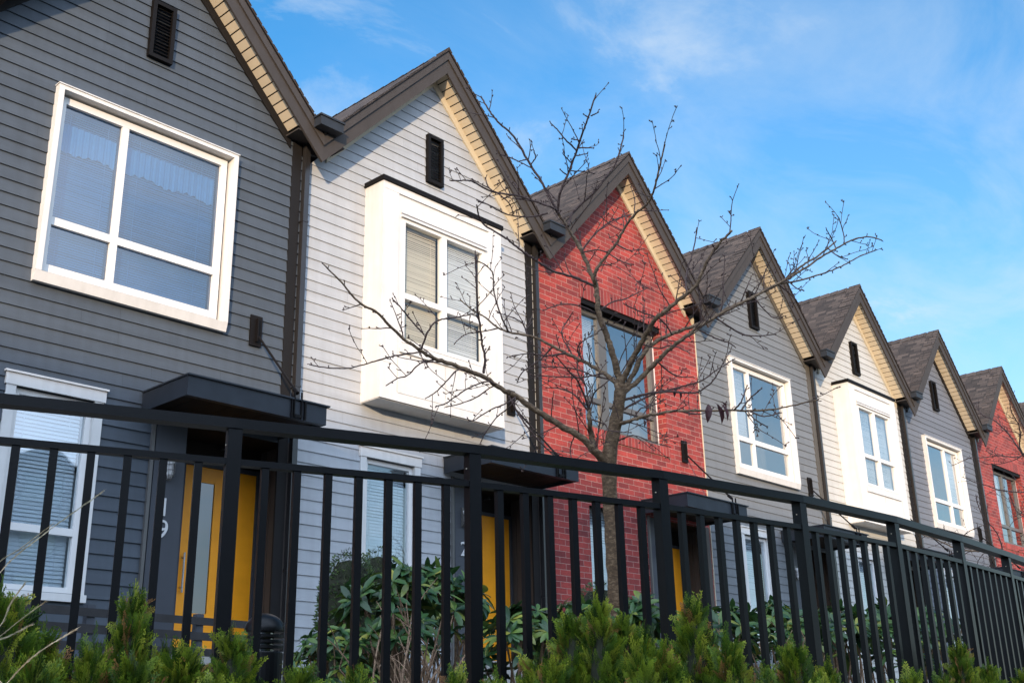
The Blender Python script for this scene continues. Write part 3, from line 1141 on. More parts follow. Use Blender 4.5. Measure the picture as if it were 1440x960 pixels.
    jb = MB()
    jb.box(b + d0 - .05, b + d0 - .002, yd - .03, yd + .05, z0 - .02, z1 + .06)
    jb.box(b + d1 + .002, b + d1 + .05, yd - .03, yd + .05, z0 - .02, z1 + .06)
    jb.box(b + d0 - .002, b + d1 + .002, yd - .029, yd + .05, z1 + .002, z1 + .06)
    jb.build('door_frame', M['panel'], root)
    st = MB()
    st.box(b + 3.72, b + 5.40, WY - .3, yd + .05, .36, 1.08)
    st.build('doorstep', M['concrete'], root)
    return root


def wall_strips_brick(mb, b, op, y=WY):
    """flat wall split along opening edges"""
    zs = sorted({.36, ZV + .08, APX + .08} | {z for o in op for z in (o[2], o[3])})
    lo = lambda z: max(0.0, (z - ZV - .08) / SL)
    for za, zb in zip(zs[:-1], zs[1:]):
        zm = (za + zb) / 2
        iv = [(0.0, W)]
        for (u0, u1, a, c) in op:
            if a < zm < c:
                nv = []
                for s, e in iv:
                    if u0 > s: nv.append((s, min(e, u0)))
                    if u1 < e: nv.append((max(s, u1), e))
                iv = [i for i in nv if i[1] - i[0] > 1e-3]
        for s, e in iv:
            mb.face([(b + max(s, lo(za)), y, za), (b + min(e, W - lo(za)), y, za), (b + min(e, W - lo(zb)), y, zb), (b + max(s, lo(zb)), y, zb)])


HOUSES = [
    (-1, 'brick', 'red brick townhouse standing left of the charcoal number 19 house', 0, dict(glass='glass_clear')),
    (0, 'charcoal', 'dark charcoal clapboard townhouse at the left, with door number 19 and a blind-filled window', 0, dict(mull=(2.36, 2.46), valance=True, glass='glass_blue', number='19')),
    (1, 'pale', 'pale grey clapboard townhouse with white box bay, right beside the charcoal house', 0, dict(number='2', glass='glass_bay')),
    (2, 'brick', 'larger red brick townhouse behind the bare tree', 0, dict(glass='glass_clear')),
    (3, 'grey', 'mid grey clapboard townhouse directly right of the larger red brick house', -.09, dict(mull=(2.28, 2.37), blindspec='left', glass='glass_clear')),
    (4, 'cream', 'cream clapboard townhouse with white box bay, second bay house from the left', -.11, dict(glass='glass_clear')),
    (5, 'slate', 'slate grey clapboard townhouse whose white window has its narrow pane on the right', -.16, dict(mull=(2.96, 3.06), blindspec='right', glass='glass_clear')),
    (6, 'brick', 'smaller red brick townhouse far down the row at the right edge', 0, dict(mull=(2.72, 2.86), glass='glass_clear')),
    (7, 'grey', 'farthest visible grey townhouse, only a sliver of gable at the right edge', -.1, dict(blindspec='left', glass='glass_clear')),
    (8, 'cream', 'cream townhouse beyond the farthest grey gable', -.1, dict(glass='glass_clear')),
]
for k, style, label, du, kw in HOUSES:
    townhouse(k, style, label, du, **kw)

# ------------------------------------------------------------------ fence (curved, black, eight pickets a bay)
POSTS = [(2.171, -9.349, 1.088), (3.062, -9.682, 1.080), (3.992, -9.929, 1.073), (4.952, -10.082, 1.070), (5.887, -10.136, 1.070), (6.829, -10.118, 1.067), (7.784, -10.058, 1.069)]
PTS = [Vector(p) for p in POSTS]
for h in (26.0, 31.0, 35.0, 38.0):
    PTS.insert(0, PTS[0] - Vector((math.cos(R_(-h)), math.sin(R_(-h)), 0)) * .955 + Vector((0, 0, .030)))
for h in (4.5, 5.0, 5.0):
    PTS.append(PTS[-1] + Vector((math.cos(R_(h)), math.sin(R_(h)), 0)) * .955)
fence = empty('metal_fence', (PTS[6].x, PTS[6].y, -.08), 'black metal picket fence curving along the front of the gardens', 'fence')
FB = -.10      # fence foot
mb_top, mb_mid, mb_bot = MB(), MB(), MB()


def rail(mb, pts, z0, z1, y0, y1):
    """mitred rail; y0/y1 are offsets across the line (negative = street side)"""
    sec = []
    for i, p in enumerate(pts):
        a = (pts[min(i + 1, len(pts) - 1)] - pts[max(i - 1, 0)])
        a.z = 0
        a.normalize()
        n = Vector((-a.y, a.x, 0))
        sec.append([p + n * y0 + Vector((0, 0, z0)), p + n * y1 + Vector((0, 0, z0)), p + n * y1 + Vector((0, 0, z1)), p + n * y0 + Vector((0, 0, z1))])
    for a, c in zip(sec[:-1], sec[1:]):
        for i in range(4):
            j = (i + 1) % 4
            mb.face([a[i], c[i], c[j], a[j]])
    mb.face(sec[0])
    mb.face(sec[-1][::-1])


rail(mb_top, PTS, -.037, 0, -.0, .062)
rail(mb_mid, PTS, -.170, -.147, .008, .046)
for p in PTS:
    pass
bot = [Vector((p.x, p.y, FB + .12)) for p in PTS]
rail(mb_bot, bot, -.03, 0, .008, .046)
mb_top.build('top_rail', M['fence'], fence)
mb_mid.build('upper_rail', M['fence'], fence)
mb_bot.build('bottom_rail', M['fence'], fence)
rngf = random.Random(5)
for i, p in enumerate(PTS):
    a = (PTS[min(i + 1, len(PTS) - 1)] - PTS[max(i - 1, 0)])
    a.z = 0
    a.normalize()
    n = Vector((-a.y, a.x, 0))
    mb = MB()
    s = .0255
    q = [p + a * (s * i_) + n * (.004 + .027 + s * j_) for i_, j_ in ((-1, -1), (1, -1), (1, 1), (-1, 1))]
    q = [Vector((v.x, v.y, FB - .25)) for v in q]
    mb.prism(q, (0, 0, p.z - .0375 - FB + .25))
    po = mb.build('post', M['fence'], fence)
    mb = MB()
    cpt = Vector((p.x, p.y, p.z - .095)) + n * .031 - a * .0258
    o1, o2 = n * .003, Vector((0, 0, .003))
    ring = [cpt + o1 * math.cos(k_ * 1.0472) + o2 * math.sin(k_ * 1.0472) for k_ in range(6)]
    mb.prism(ring, -a * .003)
    mb.build('bolt', M['soffit'], po)
    if i + 1 < len(PTS):
        d = PTS[i + 1] - p
        for j in range(1, 8):
            c = p + d * (j / 8)
            dd = d.copy()
            dd.z = 0
            dd.normalize()
            nn = Vector((-dd.y, dd.x, 0))
            s = .0135
            mb = MB()
            q = [c + dd * (s * i_) + nn * (.027 + s * j_) for i_, j_ in ((-1, -1), (1, -1), (1, 1), (-1, 1))]
            q = [Vector((v.x, v.y, FB + .115)) for v in q]
            mb.prism(q, (0, 0, c.z - .1705 - FB - .115))
            mb.build('picket', M['fence'], fence)

# ------------------------------------------------------------------ terrain
FX = [p.x for p in PTS]


def fence_y(x):
    if x <= PTS[0].x:
        return PTS[0].y + (PTS[0].x - x) * .62 * max(0, 1 - (PTS[0].x - x) / 6) if x > PTS[0].x - 6 else PTS[0].y
    if x >= PTS[-1].x:
        return PTS[-1].y + .0 * (x - PTS[-1].x)
    for i in range(len(PTS) - 1):
        if PTS[i].x <= x <= PTS[i + 1].x:
            t = (x - PTS[i].x) / (PTS[i + 1].x - PTS[i].x)
            return PTS[i].y * (1 - t) + PTS[i + 1].y * t


def gz(x, y):
    t = y - fence_y(x)
    sm = lambda a, b_, v: (lambda q: q * q * (3 - 2 * q))(max(0, min(1, (v - a) / (b_ - a))))
    z = -1.62
    z += sm(-2.6, -.5, t) * .95
    z += sm(-.5, -.1, t) * .50
    z += sm(.2, 9.0, t) * .62
    return z


def axis(vals):
    return vals


xs = [-400, -200, -100, -60, -40, -25, -15, -10, -7] + [-5 + .4 * i for i in range(70)] + [23.5, 25, 28, 32, 36, 40, 45, 50, 60, 80, 120, 200, 400]
ys = [-400, -200, -120, -80, -60, -45, -30, -22, -18, -16] + [-15 + .25 * i for i in range(62)] + [1, 3, 6, 12, 20, 40, 80, 150, 250, 400]
gv, gf = [], []
for y in ys:
    for x in xs:
        gv.append((x, y, gz(x, y)))
nx = len(xs)
for j in range(len(ys) - 1):
    for i in range(nx - 1):
        gf.append((j * nx + i, j * nx + i + 1, (j + 1) * nx + i + 1, (j + 1) * nx + i))
me = bpy.data.meshes.new('ground')
me.from_pydata(gv, [], gf)
me.materials.append(M['soil'])
me.polygons.foreach_set('use_smooth', [True] * len(me.polygons))
g = bpy.data.objects.new('ground', me)
COL.objects.link(g)
tag(g, kind='structure')
mb = MB()
mb.box(-120, 160, -27, -17, -1.7, -1.612)
tag(mb.build('road', M['asphalt']), kind='structure')
mb = MB()
mb.box(-120, 160, -16.95, -13.2, -1.7, -1.50)
mb.box(-120, 160, -30, -27.05, -1.7, -1.50)
tag(mb.build('pavement', M['concrete']), kind='structure')


# ------------------------------------------------------------------ bare tree
def spline(pts, n=5):
    """Catmull-Rom through (Vector, radius)"""
    P = [p for p, r in pts]
    Rr = [r for p, r in pts]
    if len(P) < 3:
        return [P[0].lerp(P[1], i / n) for i in range(n + 1)], [Rr[0] + (Rr[1] - Rr[0]) * i / n for i in range(n + 1)]
    out, ro = [], []
    for i in range(len(P) - 1):
        p0, p1, p2, p3 = P[max(i - 1, 0)], P[i], P[i + 1], P[min(i + 2, len(P) - 1)]
        for k in range(n):
            t = k / n
            out.append(.5 * ((2 * p1) + (p2 - p0) * t + (2 * p0 - 5 * p1 + 4 * p2 - p3) * t * t + (3 * p1 - p0 - 3 * p2 + p3) * t ** 3))
            ro.append(Rr[i] + (Rr[i + 1] - Rr[i]) * t)
    out.append(P[-1])
    ro.append(Rr[-1])
    return out, ro


TD = 9.0     # distance of the trunk
# limbs: list of photo points, thickness in photo pixels at both ends, depth offset at both ends
TRUNK = [(868, 900), (867, 840), (863, 770), (858, 700), (857, 642), (865, 598), (870, 570), (873, 545)]
TRW = [26, 24.5, 23.5, 22, 21, 18, 17, 17]
LIMBS = [
    # points, w0, w1, dz0, dz1
    ([(854, 655), (836, 634), (822, 618), (793, 601), (758, 579), (720, 554), (708, 549), (676, 528), (634, 512), (609, 503), (591, 493), (556, 466), (531, 440), (504, 424), (480, 397), (455, 372)], 17, 2.2, 0, -.9),
    ([(838, 638), (832, 612), (829, 590), (828, 574)], 12, 7, 0, .1),
    ([(873, 552), (871, 533), (863, 502), (853, 472), (842, 440), (839, 415), (838, 401), (831, 384), (819, 355), (804, 331), (794, 314), (781, 294)], 15, 5.5, 0, .3),
    ([(838, 404), (836, 387), (848, 366), (866, 343), (877, 323), (892, 302), (909, 288), (918, 273), (924, 250), (930, 224), (935, 202)], 7, 2.6, .1, -.3),
    ([(873, 550), (877, 533), (889, 507), (901, 484), (912, 464), (924, 447), (942, 432), (958, 419), (977, 404), (988, 381), (1000, 358), (1014, 340), (1029, 324)], 13, 4, 0, -.6),
    ([(876, 548), (888, 530), (906, 496), (921, 481), (953, 466), (977, 458), (1000, 449), (1022, 434), (1047, 423), (1072, 410), (1095, 400), (1110, 389), (1130, 372), (1147, 362), (1165, 348), (1175, 340)], 10, 2.8, 0, .9),
    ([(876, 552), (901, 532), (924, 508), (942, 490), (960, 476), (985, 458), (1005, 446), (1030, 432), (1055, 420), (1075, 409), (1105, 393), (1132, 377), (1157, 360), (1180, 347), (1200, 337), (1222, 333), (1240, 338)], 10, 2.2, 0, .3),
    ([(1098, 399), (1125, 394), (1150, 387), (1170, 380), (1190, 371), (1210, 360), (1231, 352)], 4, 2.2, .75, 1.1),
    ([(868, 598), (883, 592), (907, 585), (924, 582), (947, 578), (971, 577), (994, 577), (1029, 577), (1065, 577), (1090, 575), (1115, 570), (1149, 562)], 7.5, 2.2, 0, -.7),
    ([(870, 546), (860, 532), (842, 520), (819, 507), (796, 496), (778, 487), (752, 474), (720, 468), (701, 461), (680, 445), (662, 434), (648, 422)], 10, 2.2, 0, .7),
]
TWIGS = [
    ([(781, 294), (764, 259), (746, 232), (723, 193), (700, 171), (688, 155), (677, 137)], 4.5, 2.4, .3, .5),
    ([(784, 300), (788, 270), (799, 244), (810, 215), (819, 189), (827, 165), (838, 134)], 4.5, 2.4, .3, .1),
    ([(782, 296), (778, 293), (731, 276), (694, 270), (666, 256), (655, 254), (634, 254)], 3.4, 1.9, .3, -.3),
    ([(819, 352), (837, 329), (860, 311), (886, 302)], 3, 1.8, .2, .5),
    ([(799, 318), (807, 297), (837, 270), (851, 250), (866, 230), (875, 200), (877, 188)], 3.6, 2, .3, .6),
    ([(836, 402), (808, 390), (778, 381), (755, 367), (737, 355), (717, 339), (700, 328), (682, 317), (673, 302), (671, 290)], 4, 2, .1, -.5),
    ([(770, 300), (745, 305), (715, 302), (690, 290), (672, 282)], 2.4, 1.6, .3, .1),
    ([(680, 525), (682, 502), (678, 484), (675, 459), (672, 435), (670, 406), (669, 374), (668, 354)], 4, 2, -.25, -.3),
    ([(715, 466), (705, 445), (698, 425), (694, 406), (693, 385), (683, 373), (671, 367)], 3, 1.6, .35, .2),
    ([(592, 492), (602, 466), (613, 452), (627, 448), (648, 445), (666, 441)], 3, 1.6, -.5, -.4),
    ([(596, 470), (574, 445), (563, 432), (552, 420)], 2.4, 1.6, -.5, -.6),
    ([(600, 496), (591, 495), (556, 500), (538, 505), (506, 514), (485, 518), (453, 516), (435, 512)], 2.8, 1.5, -.5, -.9),
    ([(613, 505), (591, 511), (574, 527), (559, 532), (545, 541)], 2.4, 1.5, -.5, -.7),
    ([(660, 522), (644, 520), (627, 537), (613, 551), (600, 559)], 2.3, 1.5, -.4, -.6),
    ([(700, 546), (687, 536), (662, 544), (641, 557), (627, 567), (614, 571)], 2.4, 1.5, -.3, -.5),
    ([(712, 551), (698, 541), (669, 559), (648, 567), (627, 572)], 2.2, 1.5, -.3, -.1),
    ([(725, 558), (712, 567), (690, 576), (669, 589), (659, 592)], 2.2, 1.4, -.3, -.5),
    ([(728, 560), (715, 573), (698, 587), (683, 608), (676, 622)], 2.2, 1.4, -.2, .1),
    ([(715, 555), (722, 569), (737, 594), (754, 615), (776, 637), (800, 655)], 2.8, 2, -.1, -.3),
    ([(877, 563), (907, 554), (930, 551), (953, 551), (977, 552), (998, 540), (1012, 521)], 4, 1.8, 0, -.3),
    ([(878, 575), (905, 560), (925, 552), (953, 545), (985, 536), (1005, 522), (1032, 505)], 3.4, 1.7, 0, .4),
    ([(1032, 577), (1042, 565), (1050, 544)], 2.6, 1.7, -.45, -.5),
    ([(1042, 577), (1053, 562), (1070, 547)], 2.6, 1.7, -.5, -.3),
    ([(1050, 577), (1062, 590), (1078, 599)], 2, 1.4, -.5, -.6),
    ([(1054, 578), (1075, 585), (1097, 580)], 2.2, 1.5, -.5, -.5),
    ([(955, 578), (985, 582), (1002, 574)], 2.2, 1.5, -.2, 0),
    ([(985, 458), (985, 425), (982, 400), (985, 372)], 3, 1.8, .3, .2),
    ([(966, 414), (965, 385), (975, 352), (980, 322)], 2.6, 1.6, -.3, .3),
    ([(1005, 446), (1040, 468), (1062, 472), (1090, 470)], 2.8, 1.5, .3, .5),
    ([(975, 460), (1005, 475), (1025, 482), (1033, 487)], 2.6, 1.5, .2, 0),
    ([(945, 470), (930, 450), (905, 440), (878, 428)], 2.6, 1.5, 0, -.4),
    ([(1095, 400), (1118, 420), (1125, 432)], 2, 1.4, .7, .8),
    ([(1060, 418), (1085, 445), (1100, 447)], 2, 1.4, .5, .3),
    ([(1187, 342), (1186, 327), (1179, 305)], 2, 1.5, .4, .5),
    ([(1175, 348), (1170, 337), (1162, 322)], 2, 1.5, .7, .7),
    ([(1105, 392), (1120, 405), (1128, 408)], 2, 1.4, .7, .6),
    ([(1165, 350), (1175, 358), (1190, 364)], 2, 1.4, .8, .6),
    ([(1040, 428), (1050, 405), (1056, 390)], 2.2, 1.5, .4, .4),
    ([(828, 576), (815, 540), (800, 522), (782, 500)], 3.2, 1.6, .1, -.4),
    ([(829, 580), (808, 555), (786, 546), (770, 545)], 3, 1.5, .1, .3),
    ([(828, 574), (824, 545), (812, 520), (815, 490)], 3.4, 1.6, .1, .4),
    ([(828, 575), (836, 552), (850, 540), (862, 530)], 2.6, 1.6, .1, -.2),
    ([(832, 590), (850, 596), (858, 605), (885, 608)], 2.6, 1.4, 0, -.4),
    ([(796, 496), (770, 500), (745, 497), (722, 500)], 2.8, 1.5, .3, 0),
    ([(778, 487), (760, 505), (735, 523), (728, 536)], 2.6, 1.5, .4, .4),
    ([(819, 507), (812, 490), (822, 478), (838, 470)], 2.4, 1.4, .2, 0),
    ([(848, 525), (820, 530), (790, 530), (760, 528)], 2.6, 1.5, .1, -.4),
    ([(860, 534), (835, 528), (805, 518), (765, 516), (735, 520)], 2.6, 1.4, .1, .5),
    ([(805, 500), (790, 470), (797, 452), (805, 440)], 2.2, 1.4, .3, .5),
    ([(742, 470), (735, 455), (720, 446), (700, 440)], 2.4, 1.4, .6, .6),
    ([(701, 461), (680, 466), (655, 470), (640, 482)], 2.2, 1.4, .7, .5),
    ([(838, 440), (860, 425), (880, 420), (910, 405)], 2.4, 1.4, .1, .4),
    ([(842, 442), (815, 430), (790, 428), (765, 436)], 2.4, 1.4, .1, -.3),
    ([(819, 355), (845, 352), (875, 368), (890, 372)], 2.2, 1.4, .2, 0),
    ([(866, 343), (885, 352), (905, 350)], 2, 1.4, 0, .2),
    ([(877, 325), (862, 318), (846, 306)], 2, 1.4, 0, .1),
    ([(905, 484), (925, 490), (945, 486), (968, 495)], 2.4, 1.4, 0, -.3),
    ([(924, 508), (950, 528), (975, 530)], 2.4, 1.4, 0, .3),
    ([(890, 590), (900, 575), (912, 572), (935, 562)], 2.2, 1.4, 0, .3),
    ([(868, 620), (890, 612), (915, 620), (942, 628)], 2.2, 1.4, 0, -.4),
    ([(808, 612), (802, 630), (804, 645)], 2, 1.4, -.1, -.2),
    ([(731, 277), (727, 262), (722, 256)], 2, 1.5, .1, .2),
    ([(694, 270), (686, 262), (683, 252)], 2, 1.5, -.1, 0),
    ([(700, 272), (715, 285), (722, 300)], 1.8, 1.3, 0, .2),
    ([(746, 232), (753, 222), (751, 214)], 2, 1.6, .4, .4),
    ([(741, 224), (730, 227)], 2, 1.6, .4, .4),
    ([(811, 212), (795, 196), (785, 184), (774, 173)], 2.6, 1.8, .25, .1),
    ([(814, 208), (833, 208)], 2, 1.6, .2, .2),
    ([(811, 219), (826, 216)], 2, 1.6, .2, .3),
    ([(804, 230), (792, 217)], 2, 1.6, .2, .1),
    ([(797, 246), (789, 240)], 2, 1.6, .2, .1),
    ([(803, 240), (825, 242), (835, 244)], 1.8, 1.4, .2, .4),
    ([(829, 166), (822, 162)], 2, 1.6, .1, .1),
    ([(831, 163), (840, 159)], 2, 1.6, .1, .1),
    ([(817, 198), (806, 196)], 2, 1.6, .2, .2),
]


def build_tree():
    rng = random.Random(11)
    base = at(868, 900, TD)
    root = empty('bare_tree', (base.x, base.y, gz(base.x, base.y) - .05), 'slim leafless street tree spreading dark twigs in front of the larger red brick house', 'tree')
    trunk, limbs, twigs = MB(), MB(), MB()
    pxm = TD / FPX

    pts = []
    for (x, y), w in zip(TRUNK, TRW):
        pts.append((at(x, y, TD), w * pxm / 2))
    foot = Vector((pts[0][0].x + .01, pts[0][0].y, gz(base.x, base.y) - .15))
    pts.insert(0, (foot, .115))
    P, Rr = spline(pts, 6)
    Rr = [r * (1 + .05 * math.sin(i * 1.7) + rng.uniform(-.05, .06)) for i, r in enumerate(Rr)]
    trunk.tube(P, Rr, 14)

    def spur(p, d, L):
        """short fruiting spur with a cluster of buds"""
        q = p + d * L
        twigs.tube([p, p.lerp(q, .55) + Vector((rng.uniform(-1, 1), rng.uniform(-1, 1), rng.uniform(-1, 1))) * .004, q], [.0038, .0032, .0035], 4, False)
        for _ in range(rng.randint(1, 3)):
            ax = (d + Vector((rng.uniform(-1, 1), rng.uniform(-1, 1), rng.uniform(-.6, 1))) * .8).normalized()
            twigs.blob(q + ax * .005, rng.uniform(.0042, .0068), 1.3, ax)

    def rand_dir(d, ang):
        o = d.orthogonal().normalized()
        o = Matrix.Rotation(rng.uniform(0, 6.283), 3, d) @ o
        return (d * math.cos(ang) + o * math.sin(ang)).normalized()

    def dress(P, Rr, depth, lk=1.0):
        """buds and side twigs along a branch"""
        acc, nextb = 0, rng.uniform(.03, .09)
        for i in range(1, len(P)):
            seg = (P[i] - P[i - 1]).length
            acc += seg
            if acc > nextb:
                acc = 0
                r = Rr[i]
                if r > .02:
                    nextb = rng.uniform(.07, .19)
                else:
                    nextb = rng.uniform(.035, .10)
                d = (P[i] - P[i - 1]).normalized()
                sd = rand_dir(d, rng.uniform(.7, 1.3))
                sd = (sd + Vector((0, 0, .35))).normalized()
                if depth > 0 and r > .0042 and rng.random() < (.46 if r < .02 else .6):
                    L = rng.uniform(.12, .5) * (1 if r < .02 else 1.2) * lk
                    grow(P[i], sd, L, min(r * .55, .0055), depth - 1)
                elif r < .016:
                    spur(P[i], sd, rng.uniform(.008, .03) + r * .6)

    def grow(p, d, L, r, depth):
        n = max(3, int(L / .05))
        pts, rr = [p.copy()], [r]
        cur = d.copy()
        q = p.copy()
        for i in range(n):
            cur = (cur + Vector((rng.uniform(-1, 1), rng.uniform(-1, 1), rng.uniform(-.8, 1.1))) * .16).normalized()
            q = q + cur * (L / n)
            pts.append(q.copy())
            rr.append(max(.0026, r * (1 - .5 * (i + 1) / n)))
        twigs.tube(pts, rr, 5, False)
        spur(pts[-1], cur, .006)
        dress(pts, rr, depth)

    for big, group in ((True, LIMBS), (False, TWIGS)):
        for px, w0, w1, z0, z1 in group:
            n = len(px)
            pts = []
            ph = rng.uniform(0, 6.28)
            for i, (x, y) in enumerate(px):
                t = i / max(1, n - 1)
                wob = .06 * math.sin(ph + t * 7) * (0 if i == 0 else 1)
                dep = TD + z0 + (z1 - z0) * t + wob
                w = w0 + (w1 - w0) * (t ** (.6 if big else .8))
                pts.append((at(x, y, dep), w * pxm / 2 * (.8 if big else 1)))
            P, Rr = spline(pts, 6)
            twig_len = 1.0 if big else .75
            Rr = [r * (1 + rng.uniform(-.05, .05) + (.16 if rng.random() < .1 else 0)) for r in Rr]
            P = [p + Vector((rng.uniform(-1, 1), rng.uniform(-1, 1), rng.uniform(-1, 1))) * min(.006, r * .4) for p, r in zip(P, Rr)]
            (limbs if big else twigs).tube(P, Rr, 9 if big else 6)
            if w1 < 3.5:
                spur(P[-1], (P[-1] - P[-2]).normalized(), .006)
            dress(P, Rr, 2 if big else 1, twig_len)
    trunk.build('trunk', M['bark'], root, True)
    limbs.build('limbs', M['bark'], root, True)
    twigs.build('twigs', M['twig'], root, False)

    # a few withered leaves still hanging
    def leaves(spots):
        mb = MB()
        for x, y, dep, L, lean in spots:
            p = at(x, y, dep)
            ax = (Vector((0, 0, -1)) + RT * lean).normalized()
            sd = (RT * math.cos(lean * 3) + FW * math.sin(lean * 3 + .4)).normalized()
            nn = ax.cross(sd)
            prof = [(0, .02), (.15, .11), (.4, .19), (.7, .15), (.88, .07), (1, .01)]
            for (t0, a0), (t1, a1) in zip(prof[:-1], prof[1:]):
                c0, c1 = p + ax * L * t0 + nn * (.02 * math.sin(t0 * 3)), p + ax * L * t1 + nn * (.02 * math.sin(t1 * 3))
                for sg in (-1, 1):
                    mb.face([c0, c1, c1 + (sd * sg + nn * .35) * a1 * L, c0 + (sd * sg + nn * .35) * a0 * L])
        return mb.build('leaf_cluster', M['dead_leaf'], root, True)
    leaves([(996, 568, 8.55, .15, -.12), (1004, 566, 8.5, .08, .5), (1008, 568, 8.52, .16, .14), (1014, 568, 8.5, .14, .24), (1013, 564, 8.5, .07, .7)])
    leaves([(950, 547, 8.95, .07, -.2), (953, 549, 8.95, .08, .15), (957, 548, 8.93, .06, .3)])
    leaves([(905, 590, 9.0, .06, 0), (907, 592, 9.0, .06, .4)])
    return root


tree = build_tree()
# a second tree of the same planting stands just beyond the right edge
p2 = at(1572, 900, 17.0)
t2 = copy_tree(tree, (p2.x, p2.y, gz(p2.x, p2.y) - .05))
t2.rotation_euler = (0, 0, R_(-62))
tag(t2, 'branch tips of another bare tree, against the smaller red brick house', 'tree')

# ------------------------------------------------------------------ planting


def spray(mb, p, d, side, size, rng):
    """one flattened fan of cedar foliage; uv = (tone of the spray, base to tip)"""
    nrm = d.cross(side).normalized()
    n = 8
    bend = rng.uniform(-.25, .35)
    tone = rng.random()

    def leaf(c, ax, L, wv, t0, t1):
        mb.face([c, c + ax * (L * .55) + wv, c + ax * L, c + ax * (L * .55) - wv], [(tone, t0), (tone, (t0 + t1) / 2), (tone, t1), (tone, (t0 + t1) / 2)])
    for i in range(n):
        t = i / (n - 1)
        c = p + d * (size * t) + nrm * (bend * size * t * t)
        for sg in (-1, 1):
            L = size * (.55 - .40 * t) * rng.uniform(.75, 1.2)
            ax = (d * .80 + side * sg * .60 + nrm * rng.uniform(-.2, .2)).normalized()
            pr = (side * .80 - d * sg * .60)
            leaf(c, ax, L, pr * (size * .030), t * .6, t * .6 + .35)
            if L > size * .2:
                for q in (.4, .68):
                    for s2 in (-1, 1):
                        a2 = (ax * .78 + pr * s2 * .62).normalized()
                        leaf(c + ax * (L * q), a2, L * .36 * rng.uniform(.7, 1.2), ax.cross(nrm).normalized() * (size * .024), t * .6 + .2, min(1, t * .6 + .45))
    tip = p + d * size + nrm * (bend * size)
    leaf(p, (tip - p).normalized(), size * 1.12, side * (size * .03), 0, 1)


def thuja(name, seed, leaders, root):
    """leaders: (dx, dy, height, radius); foliage is built at the origin"""
    rng = random.Random(seed)
    mb, core = MB(), MB()
    for (dx, dy, H, Rd) in leaders:
        base = Vector((dx, dy, 0))
        n = int(640 * (H / 1.2) * (Rd / .2))
        prof = lambda t: Rd * (min(1, 1.9 * (1 - t)) ** .75) * (.75 + .25 * min(1, t * 4))
        for i in range(n):
            t = rng.random() ** .72 * .985
            a = rng.uniform(0, 6.283)
            r = prof(t) * rng.uniform(.55, 1.0)
            p = base + Vector((math.cos(a) * r, math.sin(a) * r, H * t))
            out = Vector((math.cos(a), math.sin(a), 0))
            d = (out * rng.uniform(.5, 1.5) * (1 - t * .55) + Vector((0, 0, rng.uniform(.35, 1.0))) + Vector((rng.uniform(-.3, .3), rng.uniform(-.3, .3), 0))).normalized()
            side = d.cross(Vector((rng.uniform(-1, 1), rng.uniform(-1, 1), rng.uniform(-.3, .3)))).normalized()
            spray(mb, p, d, side, rng.uniform(.065, .12) * (1 - .25 * t), rng)
        for i in range(7):
            d = Vector((rng.uniform(-.25, .25), rng.uniform(-.25, .25), 1)).normalized()
            spray(mb, base + Vector((rng.uniform(-.02, .02), rng.uniform(-.02, .02), H * rng.uniform(.93, 1.0))), d, d.orthogonal().normalized(), rng.uniform(.06, .11), rng)
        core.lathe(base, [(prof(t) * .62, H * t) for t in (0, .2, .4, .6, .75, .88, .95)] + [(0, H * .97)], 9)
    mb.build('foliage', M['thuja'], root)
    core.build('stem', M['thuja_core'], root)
    return root


LEADS = [
    [(0, 0, 1.22, .24), (.17, .07, 1.12, .19), (-.19, -.03, 1.04, .2), (.03, -.19, 1.02, .2), (-.07, .19, 1.06, .19), (.22, -.16, .96, .18), (-.24, .14, .95, .18)],
    [(0, 0, 1.12, .25), (.2, -.05, 1.17, .17), (-.2, .04, 1.08, .18), (.04, .2, 1.0, .2), (-.03, -.2, 1.02, .2), (.25, .15, .97, .18), (-.23, -.17, .94, .18)],
    [(0, 0, 1.30, .18), (.13, -.12, 1.12, .2), (-.16, .09, 1.14, .19), (.09, .17, 1.04, .2), (-.12, -.17, 1.02, .2), (.25, .05, .97, .19), (-.27, -.04, .96, .18)],
]
HEDGE = [  # photo position of the tip, depth, variant, turn, label
    (14, 812, 3.18, 0, 0, 'green cedar shrub in the bottom left corner behind the straw plumes'),
    (190, 818, 3.45, 2, 40, 'cedar shrub with a thin tip rising above it, second from the left'),
    (262, 868, 3.42, 1, 10, 'cedar shrub crowding the foot of the yellow number 19 door'),
    (425, 905, 3.62, 1, 150, 'low broad cedar shrub just right of the black bollard light'),
    (500, 918, 3.95, 0, 210, 'low cedar shrub below the big-leaved bush'),
    (640, 932, 3.95, 2, 80, 'short cedar shrub with only its tip showing left of the second yellow door'),
    (695, 938, 4.0, 0, 100, 'short cedar shrub below the second yellow door'),
    (806, 848, 4.20, 0, 0, 'tall cedar shrub just left of the tree trunk base'),
    (872, 838, 4.28, 1, 200, 'bushy cedar shrub straight below the bare tree trunk'),
    (972, 832, 4.42, 2, 120, 'tallest bright cedar shrub right of the trunk, in front of a fence post'),
    (1112, 893, 4.85, 0, 60, 'pointed bright cedar shrub standing alone below the grey house'),
    (1150, 925, 5.0, 1, 30, 'lower cedar shrub touching the lone pointed one on its right'),
    (1252, 938, 5.35, 1, 250, 'small cedar shrub peeking up below the slate grey house'),
    (1345, 898, 5.9, 2, 10, 'yellow-green cedar shrub near the right end of the hedge'),
    (1385, 925, 6.1, 0, 190, 'cedar shrub between the yellow-green one and the right edge'),
    (1436, 925, 6.7, 1, 310, 'cedar shrub cut by the right edge of the picture'),
]
protos = {}
